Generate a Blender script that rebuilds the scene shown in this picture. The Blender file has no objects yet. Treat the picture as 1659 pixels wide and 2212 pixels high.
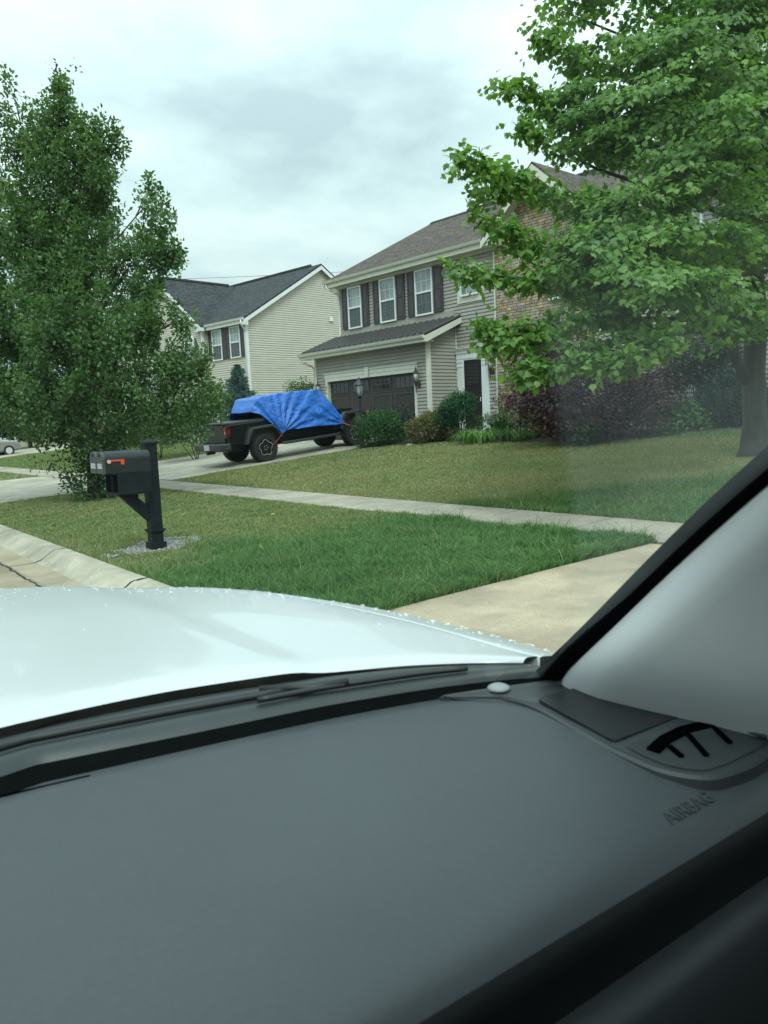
import bpy, math, random
import numpy as np
from mathutils import Vector, Matrix
rad = math.radians
rng = np.random.default_rng(7)
random.seed(7)
SC = bpy.context.scene
COL = SC.collection

# ------------------------------------------------------------------ camera
EYE = np.array([0.0, 0.0, 1.6])
F, W, H = 1671.0, 1659.0, 2212.0
YAW, PITCH, ROLL = rad(41), rad(-6.5), rad(2.5)
cf = np.array([math.sin(YAW)*math.cos(PITCH), math.cos(YAW)*math.cos(PITCH), math.sin(PITCH)])
_r0 = np.array([math.cos(YAW), -math.sin(YAW), 0.0]); _u0 = np.cross(_r0, cf)
cr = _r0*math.cos(ROLL) - _u0*math.sin(ROLL)
cup = _u0*math.cos(ROLL) + _r0*math.sin(ROLL)
camd = bpy.data.cameras.new('camera'); cam = bpy.data.objects.new('camera', camd); COL.objects.link(cam)
camd.sensor_fit = 'VERTICAL'; camd.sensor_height = 24.0; camd.sensor_width = 18.0
camd.lens = F/H*24.0
camd.clip_start = 0.02; camd.clip_end = 3000
camd.dof.use_dof = True; camd.dof.focus_distance = 17.0; camd.dof.aperture_fstop = 5.5
M = Matrix([[cr[0], cup[0], -cf[0], EYE[0]], [cr[1], cup[1], -cf[1], EYE[1]], [cr[2], cup[2], -cf[2], EYE[2]], [0, 0, 0, 1]])
cam.matrix_world = M
SC.camera = cam

# ------------------------------------------------------------------ world: overcast sky
SUN_EL, SUN_AZ = rad(52), rad(215)          # azimuth clockwise from +Y
world = bpy.data.worlds.new("World"); SC.world = world; world.use_nodes = True
nt = world.node_tree; nt.nodes.clear(); N = nt.nodes.new; L = nt.links.new
wo = N('ShaderNodeOutputWorld'); bg = N('ShaderNodeBackground'); bg.inputs['Strength'].default_value = 0.1
sky = N('ShaderNodeTexSky'); sky.sky_type = 'NISHITA'; sky.sun_disc = False
sky.sun_elevation = SUN_EL; sky.sun_rotation = SUN_AZ
tc = N('ShaderNodeTexCoord'); sep = N('ShaderNodeSeparateXYZ'); L(tc.outputs['Generated'], sep.inputs[0])
def wm(op, a, b=None, clamp=False):
    n = N('ShaderNodeMath'); n.operation = op; n.use_clamp = clamp
    for i, v in ((0, a), (1, b)):
        if v is None: continue
        if isinstance(v, (int, float)): n.inputs[i].default_value = v
        else: L(v, n.inputs[i])
    return n.outputs[0]
zz = wm('MAXIMUM', sep.outputs[2], 0.0); zd = wm('ADD', zz, 0.22)
px_, py_ = wm('DIVIDE', sep.outputs[0], zd), wm('DIVIDE', sep.outputs[1], zd)
cmb = N('ShaderNodeCombineXYZ'); L(px_, cmb.inputs[0]); L(py_, cmb.inputs[1])
def wnoise(scale, det, rough, off, dist=0.0):
    mp = N('ShaderNodeMapping'); L(cmb.outputs[0], mp.inputs[0]); mp.inputs['Location'].default_value = off
    n = N('ShaderNodeTexNoise'); L(mp.outputs[0], n.inputs['Vector'])
    n.inputs['Scale'].default_value = scale; n.inputs['Detail'].default_value = det
    n.inputs['Roughness'].default_value = rough; n.inputs['Distortion'].default_value = dist
    return n.outputs['Fac']
n1 = wnoise(1.0, 6, 0.5, (1.9, 0.4, 0.0), 0.3)
n2 = wnoise(2.3, 5, 0.55, (4.0, 2.0, 0.0), 0.2)
nn = wm('ADD', wm('MULTIPLY', n1, 0.58), wm('MULTIPLY', n2, 0.42))
ramp = N('ShaderNodeValToRGB'); L(nn, ramp.inputs[0])
e = ramp.color_ramp.elements
e[0].position = 0.40; e[0].color = (0.56, 0.625, 0.665, 1)
e[1].position = 0.60; e[1].color = (1.0, 1.02, 1.0, 1)
m = e.new(0.49); m.color = (0.78, 0.85, 0.86, 1)
gr = wm('MULTIPLY', wm('ADD', wm('MULTIPLY', zz, 2.4), 1.0), 5.5)
vm = N('ShaderNodeVectorMath'); vm.operation = 'SCALE'; L(ramp.outputs[0], vm.inputs[0]); L(gr, vm.inputs['Scale'])
mx = N('ShaderNodeMixRGB'); mx.inputs[0].default_value = 0.93; L(sky.outputs[0], mx.inputs[1]); L(vm.outputs[0], mx.inputs[2])
L(mx.outputs[0], bg.inputs[0]); L(bg.outputs[0], wo.inputs[0])

sd = bpy.data.lights.new('sun', 'SUN'); sd.energy = 1.5; sd.angle = rad(20); sd.color = (1.0, 0.96, 0.9)
sun = bpy.data.objects.new('sun', sd); COL.objects.link(sun)
sdir = Vector((math.sin(SUN_AZ)*math.cos(SUN_EL), math.cos(SUN_AZ)*math.cos(SUN_EL), math.sin(SUN_EL)))
sun.rotation_euler = sdir.to_track_quat('Z', 'Y').to_euler(); sun.location = (0, 0, 40)
SC.view_settings.view_transform = 'Standard'; SC.view_settings.look = 'None'
SC.view_settings.exposure = 0.48; SC.view_settings.gamma = 1.0
SC.render.engine = 'CYCLES'
SC.cycles.max_bounces = 8; SC.cycles.transparent_max_bounces = 12; SC.cycles.diffuse_bounces = 4
SC.cycles.caustics_reflective = False; SC.cycles.caustics_refractive = False

# ------------------------------------------------------------------ pixel helpers (photo survey -> metres)
def ray(x, y): return cf + cr*(x-W/2)/F - cup*(y-H/2)/F
def onD(x, y, d): return EYE + ray(x, y)*d
def onX(x, y, X):
    d = ray(x, y); return EYE + d*X/d[0]

# ------------------------------------------------------------------ object helpers
def link(o, parent=None):
    COL.objects.link(o)
    if parent is not None: o.parent = parent
    return o
def tag(o, label=None, cat=None, group=None, kind=None):
    if label: o['label'] = label
    if cat: o['category'] = cat
    if group: o['group'] = group
    if kind: o['kind'] = kind
    return o
def thing(name, loc, label, cat, rot=(0, 0, 0), group=None):
    o = bpy.data.objects.new(name, None); o.location = loc; o.rotation_euler = rot
    o.empty_display_size = 0.2; COL.objects.link(o)
    return tag(o, label, cat, group)
def root_inv(parent):
    p = parent
    while p.parent is not None: p = p.parent
    return Matrix.LocRotScale(p.location, p.rotation_euler, None).inverted()

class MB:
    def __init__(s): s.v = []; s.f = []; s.m = []; s.cm = 0
    def vert(s, p): s.v.append(tuple(float(c) for c in p)); return len(s.v)-1
    def face(s, pts):
        s.f.append([s.vert(p) for p in pts]); s.m.append(s.cm); return s
    def quad(s, a, b, c, d): return s.face([a, b, c, d])
    def box(s, a, b):
        x0, y0, z0 = [min(a[i], b[i]) for i in range(3)]; x1, y1, z1 = [max(a[i], b[i]) for i in range(3)]
        return s.hexa([(x0, y0, z0), (x1, y0, z0), (x1, y1, z0), (x0, y1, z0), (x0, y0, z1), (x1, y0, z1), (x1, y1, z1), (x0, y1, z1)])
    def hexa(s, p):
        i = [s.vert(q) for q in p]
        for f in ((3, 2, 1, 0), (4, 5, 6, 7), (0, 1, 5, 4), (1, 2, 6, 5), (2, 3, 7, 6), (3, 0, 4, 7)):
            s.f.append([i[k] for k in f]); s.m.append(s.cm)
        return s
    def obox(s, O, t, n, a0, a1, z0, z1, d0, d1):
        """box on a wall: along t from a0 to a1, up z0..z1, out along n from d0 to d1"""
        O, t, n = map(np.array, (O, t, n)); k = np.array([0, 0, 1.0])
        P = lambda a, z, d: O + t*a + n*d + k*z
        return s.hexa([P(a0, z0, d0), P(a1, z0, d0), P(a1, z0, d1), P(a0, z0, d1), P(a0, z1, d0), P(a1, z1, d0), P(a1, z1, d1), P(a0, z1, d1)])
    def prism(s, poly, vec):
        vec = np.array(vec, float); P = [np.array(p, float) for p in poly]; n = len(P)
        a = [s.vert(p) for p in P]; b = [s.vert(p+vec) for p in P]
        s.f.append(a[::-1]); s.m.append(s.cm); s.f.append(b); s.m.append(s.cm)
        for i in range(n):
            j = (i+1) % n; s.f.append([a[i], a[j], b[j], b[i]]); s.m.append(s.cm)
        return s
    def tube(s, pts, r, n=8, cap=True):
        P = [np.array(p, float) for p in pts]; R = r if hasattr(r, '__len__') else [r]*len(P)
        rings = []; ref = None
        for i, p in enumerate(P):
            d = P[min(i+1, len(P)-1)] - P[max(i-1, 0)]; d /= (np.linalg.norm(d)+1e-12)
            if ref is None: ref = np.array([0, 0, 1.0]) if abs(d[2]) < 0.9 else np.array([1.0, 0, 0])
            x = ref - d*np.dot(ref, d); x /= (np.linalg.norm(x)+1e-12); y = np.cross(d, x); ref = x
            rings.append([s.vert(p + R[i]*(x*math.cos(2*math.pi*k/n) + y*math.sin(2*math.pi*k/n))) for k in range(n)])
        for i in range(len(rings)-1):
            for k in range(n):
                s.f.append([rings[i][k], rings[i][(k+1) % n], rings[i+1][(k+1) % n], rings[i+1][k]]); s.m.append(s.cm)
        if cap:
            s.f.append(rings[0][::-1]); s.m.append(s.cm); s.f.append(rings[-1]); s.m.append(s.cm)
        return s
    def lathe(s, prof, c=(0, 0, 0), axis='Z', n=16):
        """profile [(r, h)] about an axis through c"""
        rings = []
        for r, h in prof:
            ring = []
            for k in range(n):
                a = 2*math.pi*k/n; p, q = r*math.cos(a), r*math.sin(a)
                v = (p, q, h) if axis == 'Z' else ((p, h, q) if axis == 'Y' else (h, p, q))
                ring.append(s.vert((c[0]+v[0], c[1]+v[1], c[2]+v[2])))
            rings.append(ring)
        for i in range(len(rings)-1):
            for k in range(n):
                q = [rings[i][k], rings[i][(k+1) % n], rings[i+1][(k+1) % n], rings[i+1][k]]
                s.f.append(q if axis != 'Y' else q[::-1]); s.m.append(s.cm)
        a, b = rings[0][::-1], rings[-1]
        s.f.append(a); s.m.append(s.cm); s.f.append(b); s.m.append(s.cm)
        return s
    def grid(s, rows):
        """rows: list of equally long lists of points"""
        I = [[s.vert(p) for p in r] for r in rows]
        for i in range(len(I)-1):
            for j in range(len(I[0])-1):
                s.f.append([I[i][j], I[i][j+1], I[i+1][j+1], I[i+1][j]]); s.m.append(s.cm)
        return s
    def build(s, name, mats, parent=None, world=False, smooth=False, bevel=0.0, solid=0.0, subsurf=0, label=None):
        me = bpy.data.meshes.new(name)
        v = s.v
        if parent is not None and world:
            inv = root_inv(parent); v = [tuple(inv @ Vector(p)) for p in s.v]
        me.from_pydata(v, [], s.f)
        if not isinstance(mats, (list, tuple)): mats = [mats]
        for mt in mats: me.materials.append(mt)
        for i, p in enumerate(me.polygons):
            p.material_index = s.m[i]; p.use_smooth = smooth
        auto_uv(me)
        me.validate(); me.update()
        o = bpy.data.objects.new(name, me); link(o, parent)
        if label: o['label'] = label
        if solid:
            md = o.modifiers.new('solid', 'SOLIDIFY'); md.thickness = solid; md.offset = -1
        if bevel:
            md = o.modifiers.new('bevel', 'BEVEL'); md.width = bevel; md.segments = 2; md.limit_method = 'ANGLE'; md.angle_limit = rad(40)
        if subsurf:
            md = o.modifiers.new('sub', 'SUBSURF'); md.levels = subsurf; md.render_levels = subsurf
        return o

def auto_uv(me):
    uvl = me.uv_layers.new(name='UVMap'); data = np.zeros((len(me.loops), 2), np.float32)
    for p in me.polygons:
        n = p.normal
        t = Vector((-n.y, n.x, 0)) if abs(n.z) < 0.98 else Vector((1, 0, 0))
        t.normalize(); b = n.cross(t)
        for li in p.loop_indices:
            co = me.vertices[me.loops[li].vertex_index].co
            data[li] = (co.dot(t), co.dot(b))
    uvl.data.foreach_set('uv', data.ravel())

def np_mesh(name, V, T, mat, parent=None, cols=None, world=True, smooth=False):
    """big triangle mesh from numpy arrays"""
    if parent is not None and world:
        inv = np.array(root_inv(parent)); V = V @ inv[:3, :3].T + inv[:3, 3]
    me = bpy.data.meshes.new(name)
    me.vertices.add(len(V)); me.vertices.foreach_set('co', V.astype(np.float32).ravel())
    k = T.shape[1]
    me.loops.add(T.size); me.loops.foreach_set('vertex_index', T.astype(np.int32).ravel())
    me.polygons.add(len(T)); me.polygons.foreach_set('loop_start', np.arange(0, T.size, k, dtype=np.int32))
    me.polygons.foreach_set('loop_total', np.full(len(T), k, np.int32))
    if smooth: me.polygons.foreach_set('use_smooth', np.ones(len(T), bool))
    me.materials.append(mat); me.update(calc_edges=True)
    if cols is not None:
        a = me.color_attributes.new('col', 'FLOAT_COLOR', 'POINT')
        c = np.ones((len(V), 4), np.float32); c[:, :3] = cols; a.data.foreach_set('color', c.ravel())
    o = bpy.data.objects.new(name, me); link(o, parent); return o

def text_mesh(s, size, O, xdir, ydir, mat, name, parent, extrude=0.002, world=True, sx=1.0):
    cu = bpy.data.curves.new('t', 'FONT'); cu.body = s; cu.size = size; cu.extrude = extrude
    cu.align_x = 'CENTER'; cu.align_y = 'CENTER'; cu.resolution_u = 3
    tmp = bpy.data.objects.new('t', cu); COL.objects.link(tmp)
    dg = bpy.context.evaluated_depsgraph_get(); dg.update()
    me = bpy.data.meshes.new_from_object(tmp.evaluated_get(dg)); COL.objects.unlink(tmp); bpy.data.objects.remove(tmp)
    x = Vector(xdir).normalized(); y = Vector(ydir).normalized(); z = x.cross(y)
    Mx = Matrix(((x.x*sx, y.x, z.x, O[0]), (x.y*sx, y.y, z.y, O[1]), (x.z*sx, y.z, z.z, O[2]), (0, 0, 0, 1)))
    if parent is not None and world: Mx = root_inv(parent) @ Mx
    me.transform(Mx); me.materials.clear(); me.materials.append(mat); me.name = name
    o = bpy.data.objects.new(name, me); link(o, parent); return o

# ------------------------------------------------------------------ materials
def newmat(name):
    mt = bpy.data.materials.new(name); mt.use_nodes = True; t = mt.node_tree
    return mt, t, t.nodes['Principled BSDF'], t.nodes['Material Output']
def mat(name, col, rough=0.55, var=0.12, scale=6.0, bump=0.0, bscale=40.0, metal=0.0, spec=0.5, coat=0.0, col2=None, detail=5, stretch=None, bdist=0.01, speck=0.0, blotch=0.0):
    mt, t, b, out = newmat(name); N = t.nodes.new; L = t.links.new
    b.inputs['Roughness'].default_value = rough; b.inputs['Metallic'].default_value = metal
    b.inputs['Specular IOR Level'].default_value = spec; b.inputs['Coat Weight'].default_value = coat
    b.inputs['Coat Roughness'].default_value = 0.04
    tc = N('ShaderNodeTexCoord'); vec = tc.outputs['Object']
    if stretch:
        mp = N('ShaderNodeMapping'); mp.inputs['Scale'].default_value = stretch; L(vec, mp.inputs[0]); vec = mp.outputs[0]
    n = N('ShaderNodeTexNoise'); n.inputs['Scale'].default_value = scale; n.inputs['Detail'].default_value = detail; n.inputs['Roughness'].default_value = 0.6
    L(vec, n.inputs['Vector'])
    r = N('ShaderNodeValToRGB'); L(n.outputs['Fac'], r.inputs[0])
    c = np.array(col[:3]); c2 = np.array(col2) if col2 else c*(1+var)
    c1 = c*(1-var) if not col2 else c
    r.color_ramp.elements[0].position = 0.3; r.color_ramp.elements[1].position = 0.7
    r.color_ramp.elements[0].color = (*c1, 1); r.color_ramp.elements[1].color = (*c2, 1)
    src = r.outputs[0]
    for amt, sc_, lo_, hi_ in ((speck, 130, .35, .65), (blotch, .45, .40, .62), (blotch*.7, 2.7, .42, .6)):
        if not amt: continue
        ns = N('ShaderNodeTexNoise'); ns.inputs['Scale'].default_value = sc_; ns.inputs['Detail'].default_value = 3; L(vec, ns.inputs['Vector'])
        mr = N('ShaderNodeMapRange'); L(ns.outputs['Fac'], mr.inputs[0]); mr.inputs[1].default_value = lo_; mr.inputs[2].default_value = hi_; mr.inputs[3].default_value = 1-amt; mr.inputs[4].default_value = 1+amt*.6
        vs = N('ShaderNodeVectorMath'); vs.operation = 'SCALE'; L(src, vs.inputs[0]); L(mr.outputs[0], vs.inputs['Scale']); src = vs.outputs[0]
    L(src, b.inputs['Base Color'])
    if bump:
        n2 = N('ShaderNodeTexNoise'); n2.inputs['Scale'].default_value = bscale; n2.inputs['Detail'].default_value = 4; L(vec, n2.inputs['Vector'])
        bp = N('ShaderNodeBump'); bp.inputs['Strength'].default_value = bump; bp.inputs['Distance'].default_value = bdist
        L(n2.outputs['Fac'], bp.inputs['Height']); L(bp.outputs[0], b.inputs['Normal'])
    return mt
def leafmat(name, transl=0.35, rough=0.45, spec=0.35):
    mt, t, b, out = newmat(name); N = t.nodes.new; L = t.links.new
    a = N('ShaderNodeVertexColor'); a.layer_name = 'col'
    L(a.outputs['Color'], b.inputs['Base Color']); b.inputs['Roughness'].default_value = rough
    b.inputs['Specular IOR Level'].default_value = spec
    tr = N('ShaderNodeBsdfTranslucent')
    hs = N('ShaderNodeMixRGB'); hs.blend_type = 'MULTIPLY'; hs.inputs[0].default_value = 1.0; hs.inputs[2].default_value = (1.3, 1.5, 0.6, 1)
    L(a.outputs['Color'], hs.inputs[1]); L(hs.outputs[0], tr.inputs['Color'])
    mixs = N('ShaderNodeMixShader'); mixs.inputs[0].default_value = transl
    L(b.outputs[0], mixs.inputs[1]); L(tr.outputs[0], mixs.inputs[2]); L(mixs.outputs[0], out.inputs['Surface'])
    return mt
def brickmat(name, c1, c2, mortar, bw, bh, rough=0.9, mort=0.01, bumpd=0.01, var=0.5, noise=8.0, offset=0.5, third=None):
    mt, t, b, out = newmat(name); N = t.nodes.new; L = t.links.new
    uv = N('ShaderNodeUVMap')
    br = N('ShaderNodeTexBrick'); L(uv.outputs[0], br.inputs['Vector'])
    br.offset = offset; br.squash = 0.7; br.squash_frequency = 3; br.offset_frequency = 2
    br.inputs['Scale'].default_value = 1.0; br.inputs['Brick Width'].default_value = bw; br.inputs['Row Height'].default_value = bh
    br.inputs['Mortar Size'].default_value = mort; br.inputs['Mortar Smooth'].default_value = 0.3
    br.inputs['Color1'].default_value = (*c1, 1); br.inputs['Color2'].default_value = (*c2, 1); br.inputs['Mortar'].default_value = (*mortar, 1)
    br.inputs['Bias'].default_value = 0.0
    n = N('ShaderNodeTexNoise'); n.inputs['Scale'].default_value = noise; n.inputs['Detail'].default_value = 6; L(uv.outputs[0], n.inputs['Vector'])
    mr = N('ShaderNodeMapRange'); L(n.outputs['Fac'], mr.inputs[0]); mr.inputs[1].default_value = 0.3; mr.inputs[2].default_value = 0.7
    mr.inputs[3].default_value = 1-var; mr.inputs[4].default_value = 1+var
    m = N('ShaderNodeVectorMath'); m.operation = 'SCALE'; L(br.outputs['Color'], m.inputs[0]); L(mr.outputs[0], m.inputs['Scale'])
    src = m.outputs[0]
    if third:
        v = N('ShaderNodeTexNoise'); v.inputs['Scale'].default_value = 3.2; v.inputs['Detail'].default_value = 2; L(uv.outputs[0], v.inputs['Vector'])
        cr_ = N('ShaderNodeValToRGB'); cr_.color_ramp.elements[0].position = 0.52; cr_.color_ramp.elements[1].position = 0.6; L(v.outputs['Fac'], cr_.inputs[0])
        mm = N('ShaderNodeMixRGB'); mm.blend_type = 'MULTIPLY'; L(cr_.outputs[0], mm.inputs[0]); L(src, mm.inputs[1]); mm.inputs[2].default_value = (*third, 1); src = mm.outputs[0]
    L(src, b.inputs['Base Color']); b.inputs['Roughness'].default_value = rough; b.inputs['Specular IOR Level'].default_value = 0.25
    inv = N('ShaderNodeMath'); inv.operation = 'SUBTRACT'; inv.inputs[0].default_value = 1.0; L(br.outputs['Fac'], inv.inputs[1])
    ad = N('ShaderNodeMath'); ad.operation = 'ADD'; L(inv.outputs[0], ad.inputs[0]); L(n.outputs['Fac'], ad.inputs[1])
    bp = N('ShaderNodeBump'); bp.inputs['Strength'].default_value = 0.7; bp.inputs['Distance'].default_value = bumpd
    L(ad.outputs[0], bp.inputs['Height']); L(bp.outputs[0], b.inputs['Normal'])
    return mt
def plain(name, col, rough=0.5, metal=0.0, spec=0.5, coat=0.0, var=0.06, scale=12, trans=0.0):
    mt = mat(name, col, rough, var, scale, metal=metal, spec=spec, coat=coat)
    if trans: mt.node_tree.nodes['Principled BSDF'].inputs['Transmission Weight'].default_value = trans
    return mt
MT = {}
MT['siding1'] = mat('taupe vinyl siding', (0.345, 0.325, 0.288), 0.55, 0.07, 1.3, bump=0.15, bscale=60)
MT['siding2'] = mat('cream vinyl siding', (0.545, 0.515, 0.44), 0.55, 0.06, 1.3, bump=0.15, bscale=60)
MT['trim'] = mat('cream painted trim', (0.68, 0.68, 0.58), 0.5, 0.05, 4)
MT['white'] = mat('white window vinyl', (0.78, 0.80, 0.80), 0.4, 0.04, 4)
MT['roof1'] = brickmat('brown asphalt shingles', (0.150, 0.118, 0.104), (0.075, 0.060, 0.054), (0.028, 0.024, 0.023), 0.34, 0.145, mort=0.014, var=0.45, noise=9)
MT['roof2'] = brickmat('charcoal asphalt shingles', (0.070, 0.075, 0.080), (0.040, 0.043, 0.048), (0.016, 0.017, 0.02), 0.36, 0.16, mort=0.014, var=0.4, noise=9)
MT['stone'] = brickmat('tan ledge stone veneer', (0.47, 0.395, 0.30), (0.31, 0.26, 0.205), (0.05, 0.042, 0.036), 0.34, 0.085, mort=0.008, bumpd=0.03, var=0.4, noise=6, third=(1.12, 0.92, 0.68))
MT['metalroof'] = mat('dark bronze metal roof', (0.016, 0.014, 0.014), 0.5, 0.2, 3, metal=0.0, spec=.3)
MT['shutter'] = mat('grey brown shutter vinyl', (0.058, 0.050, 0.052), 0.5, 0.12, 5)
MT['glassup'] = mat('window pane with blind and painted reflection', (0.27, 0.33, 0.34), 0.08, 0.5, .8, spec=0.8)  # pale tone holds both the blind and a painted sky reflection
MT['glasslow'] = mat('window pane with insect screen', (0.070, 0.090, 0.094), 0.35, 0.2, 1.5, spec=0.5)
MT['glassdark'] = mat('dark window glass', (0.014, 0.018, 0.02), 0.08, 0.3, 3, spec=0.8)
MT['gdoor'] = mat('dark brown garage door', (0.046, 0.038, 0.036), 0.5, 0.15, 4)
MT['gdoorline'] = mat('garage door edge moulding', (0.08, 0.07, 0.068), 0.5, 0.1, 4)
MT['storm'] = mat('black storm door', (0.012, 0.012, 0.014), 0.3, 0.2, 4)
MT['black'] = mat('black plastic', (0.014, 0.015, 0.017), 0.45, 0.15, 8)
MT['blackpaint'] = mat('black painted wood', (0.006, 0.011, 0.013), 0.6, 0.3, 5, spec=.25, bump=0.25, bscale=30)
MT['bronze'] = mat('aged bronze', (0.10, 0.055, 0.035), 0.4, 0.4, 30, metal=0.5)
MT['lampglass'] = mat('frosted lantern glass', (0.42, 0.46, 0.44), 0.15, 0.15, 10, spec=0.8)
MT['lampmetal'] = mat('dark green lamp post paint', (0.014, 0.024, 0.025), 0.4, 0.2, 8)
MT['bulb'] = plain('white bulb', (0.85, 0.85, 0.82), 0.3)
MT['walk'] = mat('sidewalk concrete', (0.335, 0.295, 0.235), 0.85, 0.16, 1.0, bump=0.3, bscale=90, detail=8, bdist=0.004, speck=.2, blotch=.16)
MT['concrete'] = mat('weathered concrete', (0.38, 0.35, 0.28), 0.85, 0.2, 1.0, speck=.15, blotch=.14, bump=0.3, bscale=90, detail=8, bdist=0.004)
MT['concrete_near'] = mat('sandy concrete drive', (0.43, 0.345, 0.245), 0.85, 0.2, 1.1, speck=.28, blotch=.18, bump=0.35, bscale=110, detail=9, bdist=0.004)
MT['kerb'] = mat('kerb concrete', (0.40, 0.36, 0.28), 0.85, 0.2, 2.6, speck=.2, blotch=.16, bump=0.35, bscale=70, detail=8, bdist=0.004)
MT['road'] = mat('tan road concrete', (0.30, 0.245, 0.17), 0.85, 0.24, 1.4, speck=.3, blotch=.2, bump=0.4, bscale=90, detail=9, bdist=0.005)
MT['tar'] = mat('black tar seal', (0.012, 0.012, 0.013), 0.5, 0.3, 20)
MT['soil'] = mat('turf soil', (0.12, 0.13, 0.055), 0.95, 0.1, 0.6, bump=0.5, bscale=25, col2=(0.19, 0.175, 0.08), detail=8)
MT['mulch'] = mat('dark bark mulch', (0.028, 0.020, 0.014), 0.95, 0.4, 12, bump=0.9, bscale=30, bdist=0.03)
MT['pebble'] = mat('white pebble', (0.50, 0.50, 0.47), 0.7, 0.25, 30)
MT['rock'] = mat('tan landscape rock', (0.26, 0.21, 0.15), 0.9, 0.25, 6, bump=0.6, bscale=14)
MT['bark'] = mat('grey brown bark', (0.055, 0.050, 0.042), 0.9, 0.35, 9, bump=0.9, bscale=16, stretch=(1, 1, 0.25), bdist=0.02)
MT['leaf'] = leafmat('green leaves', 0.32)
MT['maple'] = leafmat('maple leaves', 0.42)
MT['leafd'] = leafmat('dense small leaves', 0.2)
MT['grass'] = leafmat('grass blades', 0.25, 0.55, 0.2)

# ================================================================== THE GROUND
PRX = [-60, 2.35, 2.45, 2.62, 2.9, 6.85, 7.95, 11.3, 15.0, 16.8, 60, 900]
PRZ = [0, 0, .03, .13, .14, .29, .33, .64, .96, 1.09, 1.2, 1.2]
def gz(x, y): return np.interp(np.asarray(x) - .07*np.asarray(y), PRX, PRZ)
def SW(xp, y): return xp + .07*y            # street-parallel coordinate -> world X
def gpt(x, y, dz=0.0): return (x, y, float(gz(x, y))+dz)
def onG(px, py):
    d = ray(px, py)
    for t in np.arange(3, 150, .03):
        p = EYE + d*t
        if p[2] < gz(p[0], p[1]): return p
    return p
# ground sheet
xs = sorted(set([-600, -250, -90, -40, -15, -6, 0, 1.5, 60, 90, 150, 300, 600] + [round(v, 2) for v in np.arange(2.2, 3.2, .12)] + [round(v, 2) for v in np.arange(3.4, 20, .5)] + [22, 26, 32, 40]))
ys = [-600, -200, -80, -40] + list(np.arange(-20, 70, 2.5)) + [80, 100, 140, 200, 300, 600]
g = MB()
g.grid([[(SW(xp, min(max(y, -100), 100)), y, float(np.interp(xp, PRX, PRZ)) - .03) for y in ys] for xp in xs])
tag(g.build('ground', MT['soil'], smooth=True), kind='structure')
# road, kerb
def strip(name, prof, y0, y1, step, m, dz=0.0, smooth=False):
    b = MB(); b.grid([[(SW(xp, y), y, z+dz) for xp, z in prof] for y in np.arange(y0, y1+.01, step)][::-1])
    return tag(b.build(name, m, smooth=smooth), kind='structure')
strip('road', [(-9, 0.0), (-4, .03), (2.02, 0.004)], -40, 120, 4, MT['road'], .004)
YN = 4.42; HD0, HD1 = 18.9, 28.6                         # near drive edge; house drive span
b = MB()
for y0, y1 in ((YN-.2, 7.42), (7.46, 10.4), (10.43, 13.4), (13.43, 16.4), (16.43, HD0+.3), (HD1-.3, 31), (31.03, 60)):
    b.grid([[(SW(xp, y), y, z) for xp, z in ((2.30, -.02), (2.34, .018), (2.40, .035), (2.50, .10), (2.545, .132), (2.58, .146), (2.73, .152), (2.76, .05))] for y in np.linspace(y1, y0, 9)])
tag(b.build('kerb', MT['kerb'], smooth=False), kind='structure')
b = MB(); b.grid([[(SW(xp, y), y, z) for xp, z in ((2.02, -.05), (2.025, .008), (2.20, .004), (2.345, .016))] for y in np.linspace(60, YN-.2, 60)])
tag(b.build('gutter_pan', mat('tan gutter pan', (.33, .275, .19), .85, .22, 2.2, bump=.35, bscale=80, detail=9, bdist=.004)), kind='structure')
b = MB()                                                  # lowered kerb and aprons
def slab(mb, pts, dz, th=.06, n=10):
    """quad patch [A,B,C,D] following the ground"""
    A, B, C, D = [np.array(p, float) for p in pts]; rows = []
    for i in range(n+1):
        u = i/n; l = A*(1-u)+D*u; r = B*(1-u)+C*u
        rows.append([(*(l*(1-v)+r*v), 0) for v in np.linspace(0, 1, n+1)])
    rows = [[(p[0], p[1], float(gz(p[0], p[1]))+dz) for p in r] for r in rows]
    mb.grid(rows)
    edge = rows[0] + [r[-1] for r in rows[1:]] + rows[-1][-2::-1] + [r[0] for r in rows[-2:0:-1]]
    for i in range(len(edge)):
        p, q = edge[i], edge[(i+1) % len(edge)]
        mb.quad(p, (p[0], p[1], p[2]-th), (q[0], q[1], q[2]-th), q)
dv = MB()
# neighbour's drive beside the car
slab(dv, [(SW(2.03, 4.62), 4.62), (SW(2.03, -3), -3), (SW(6.78, -3), -3), (SW(6.78, 4.05), 4.05)], .0)
slab(dv, [(SW(8.02, 3.9), 3.9), (SW(8.02, -3), -3), (SW(17, -3), -3), (SW(17, 3.2), 3.2)], .0)
tag(dv.build('near_driveway', MT['concrete_near'], smooth=False), kind='structure')
dv = MB()
slab(dv, [(SW(2.03, HD1), HD1), (SW(2.03, HD0), HD0), (SW(6.78, HD0+.5), HD0+.5), (SW(6.78, HD1-.4), HD1-.4)], .008)
for xa, xb in ((8.02, 11.2), (11.22, 14.3), (14.32, 18.0)):
    for ya, yb in ((18.35, 21.75), (21.77, 25.1), (25.12, 27.9)):
        x0, x1 = SW(xa, 20), min(SW(xb, 20), 17.98)
        t0 = (xa-8)/10; t1 = (xb-8)/10
        f = lambda y, t: y + (19.45-18.35)*(1-t)*(1 if y < 20 else 0) - (2.6*t if y > 26 else 0) - (1.2*t if 23 < y < 26 else 0)
        slab(dv, [(x0, f(yb, t0)), (x0, f(ya, t0)), (x1, f(ya, t1)), (x1, f(yb, t1))], .008, n=4)
tag(dv.build('house_driveway', MT['concrete']), kind='structure')
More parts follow.
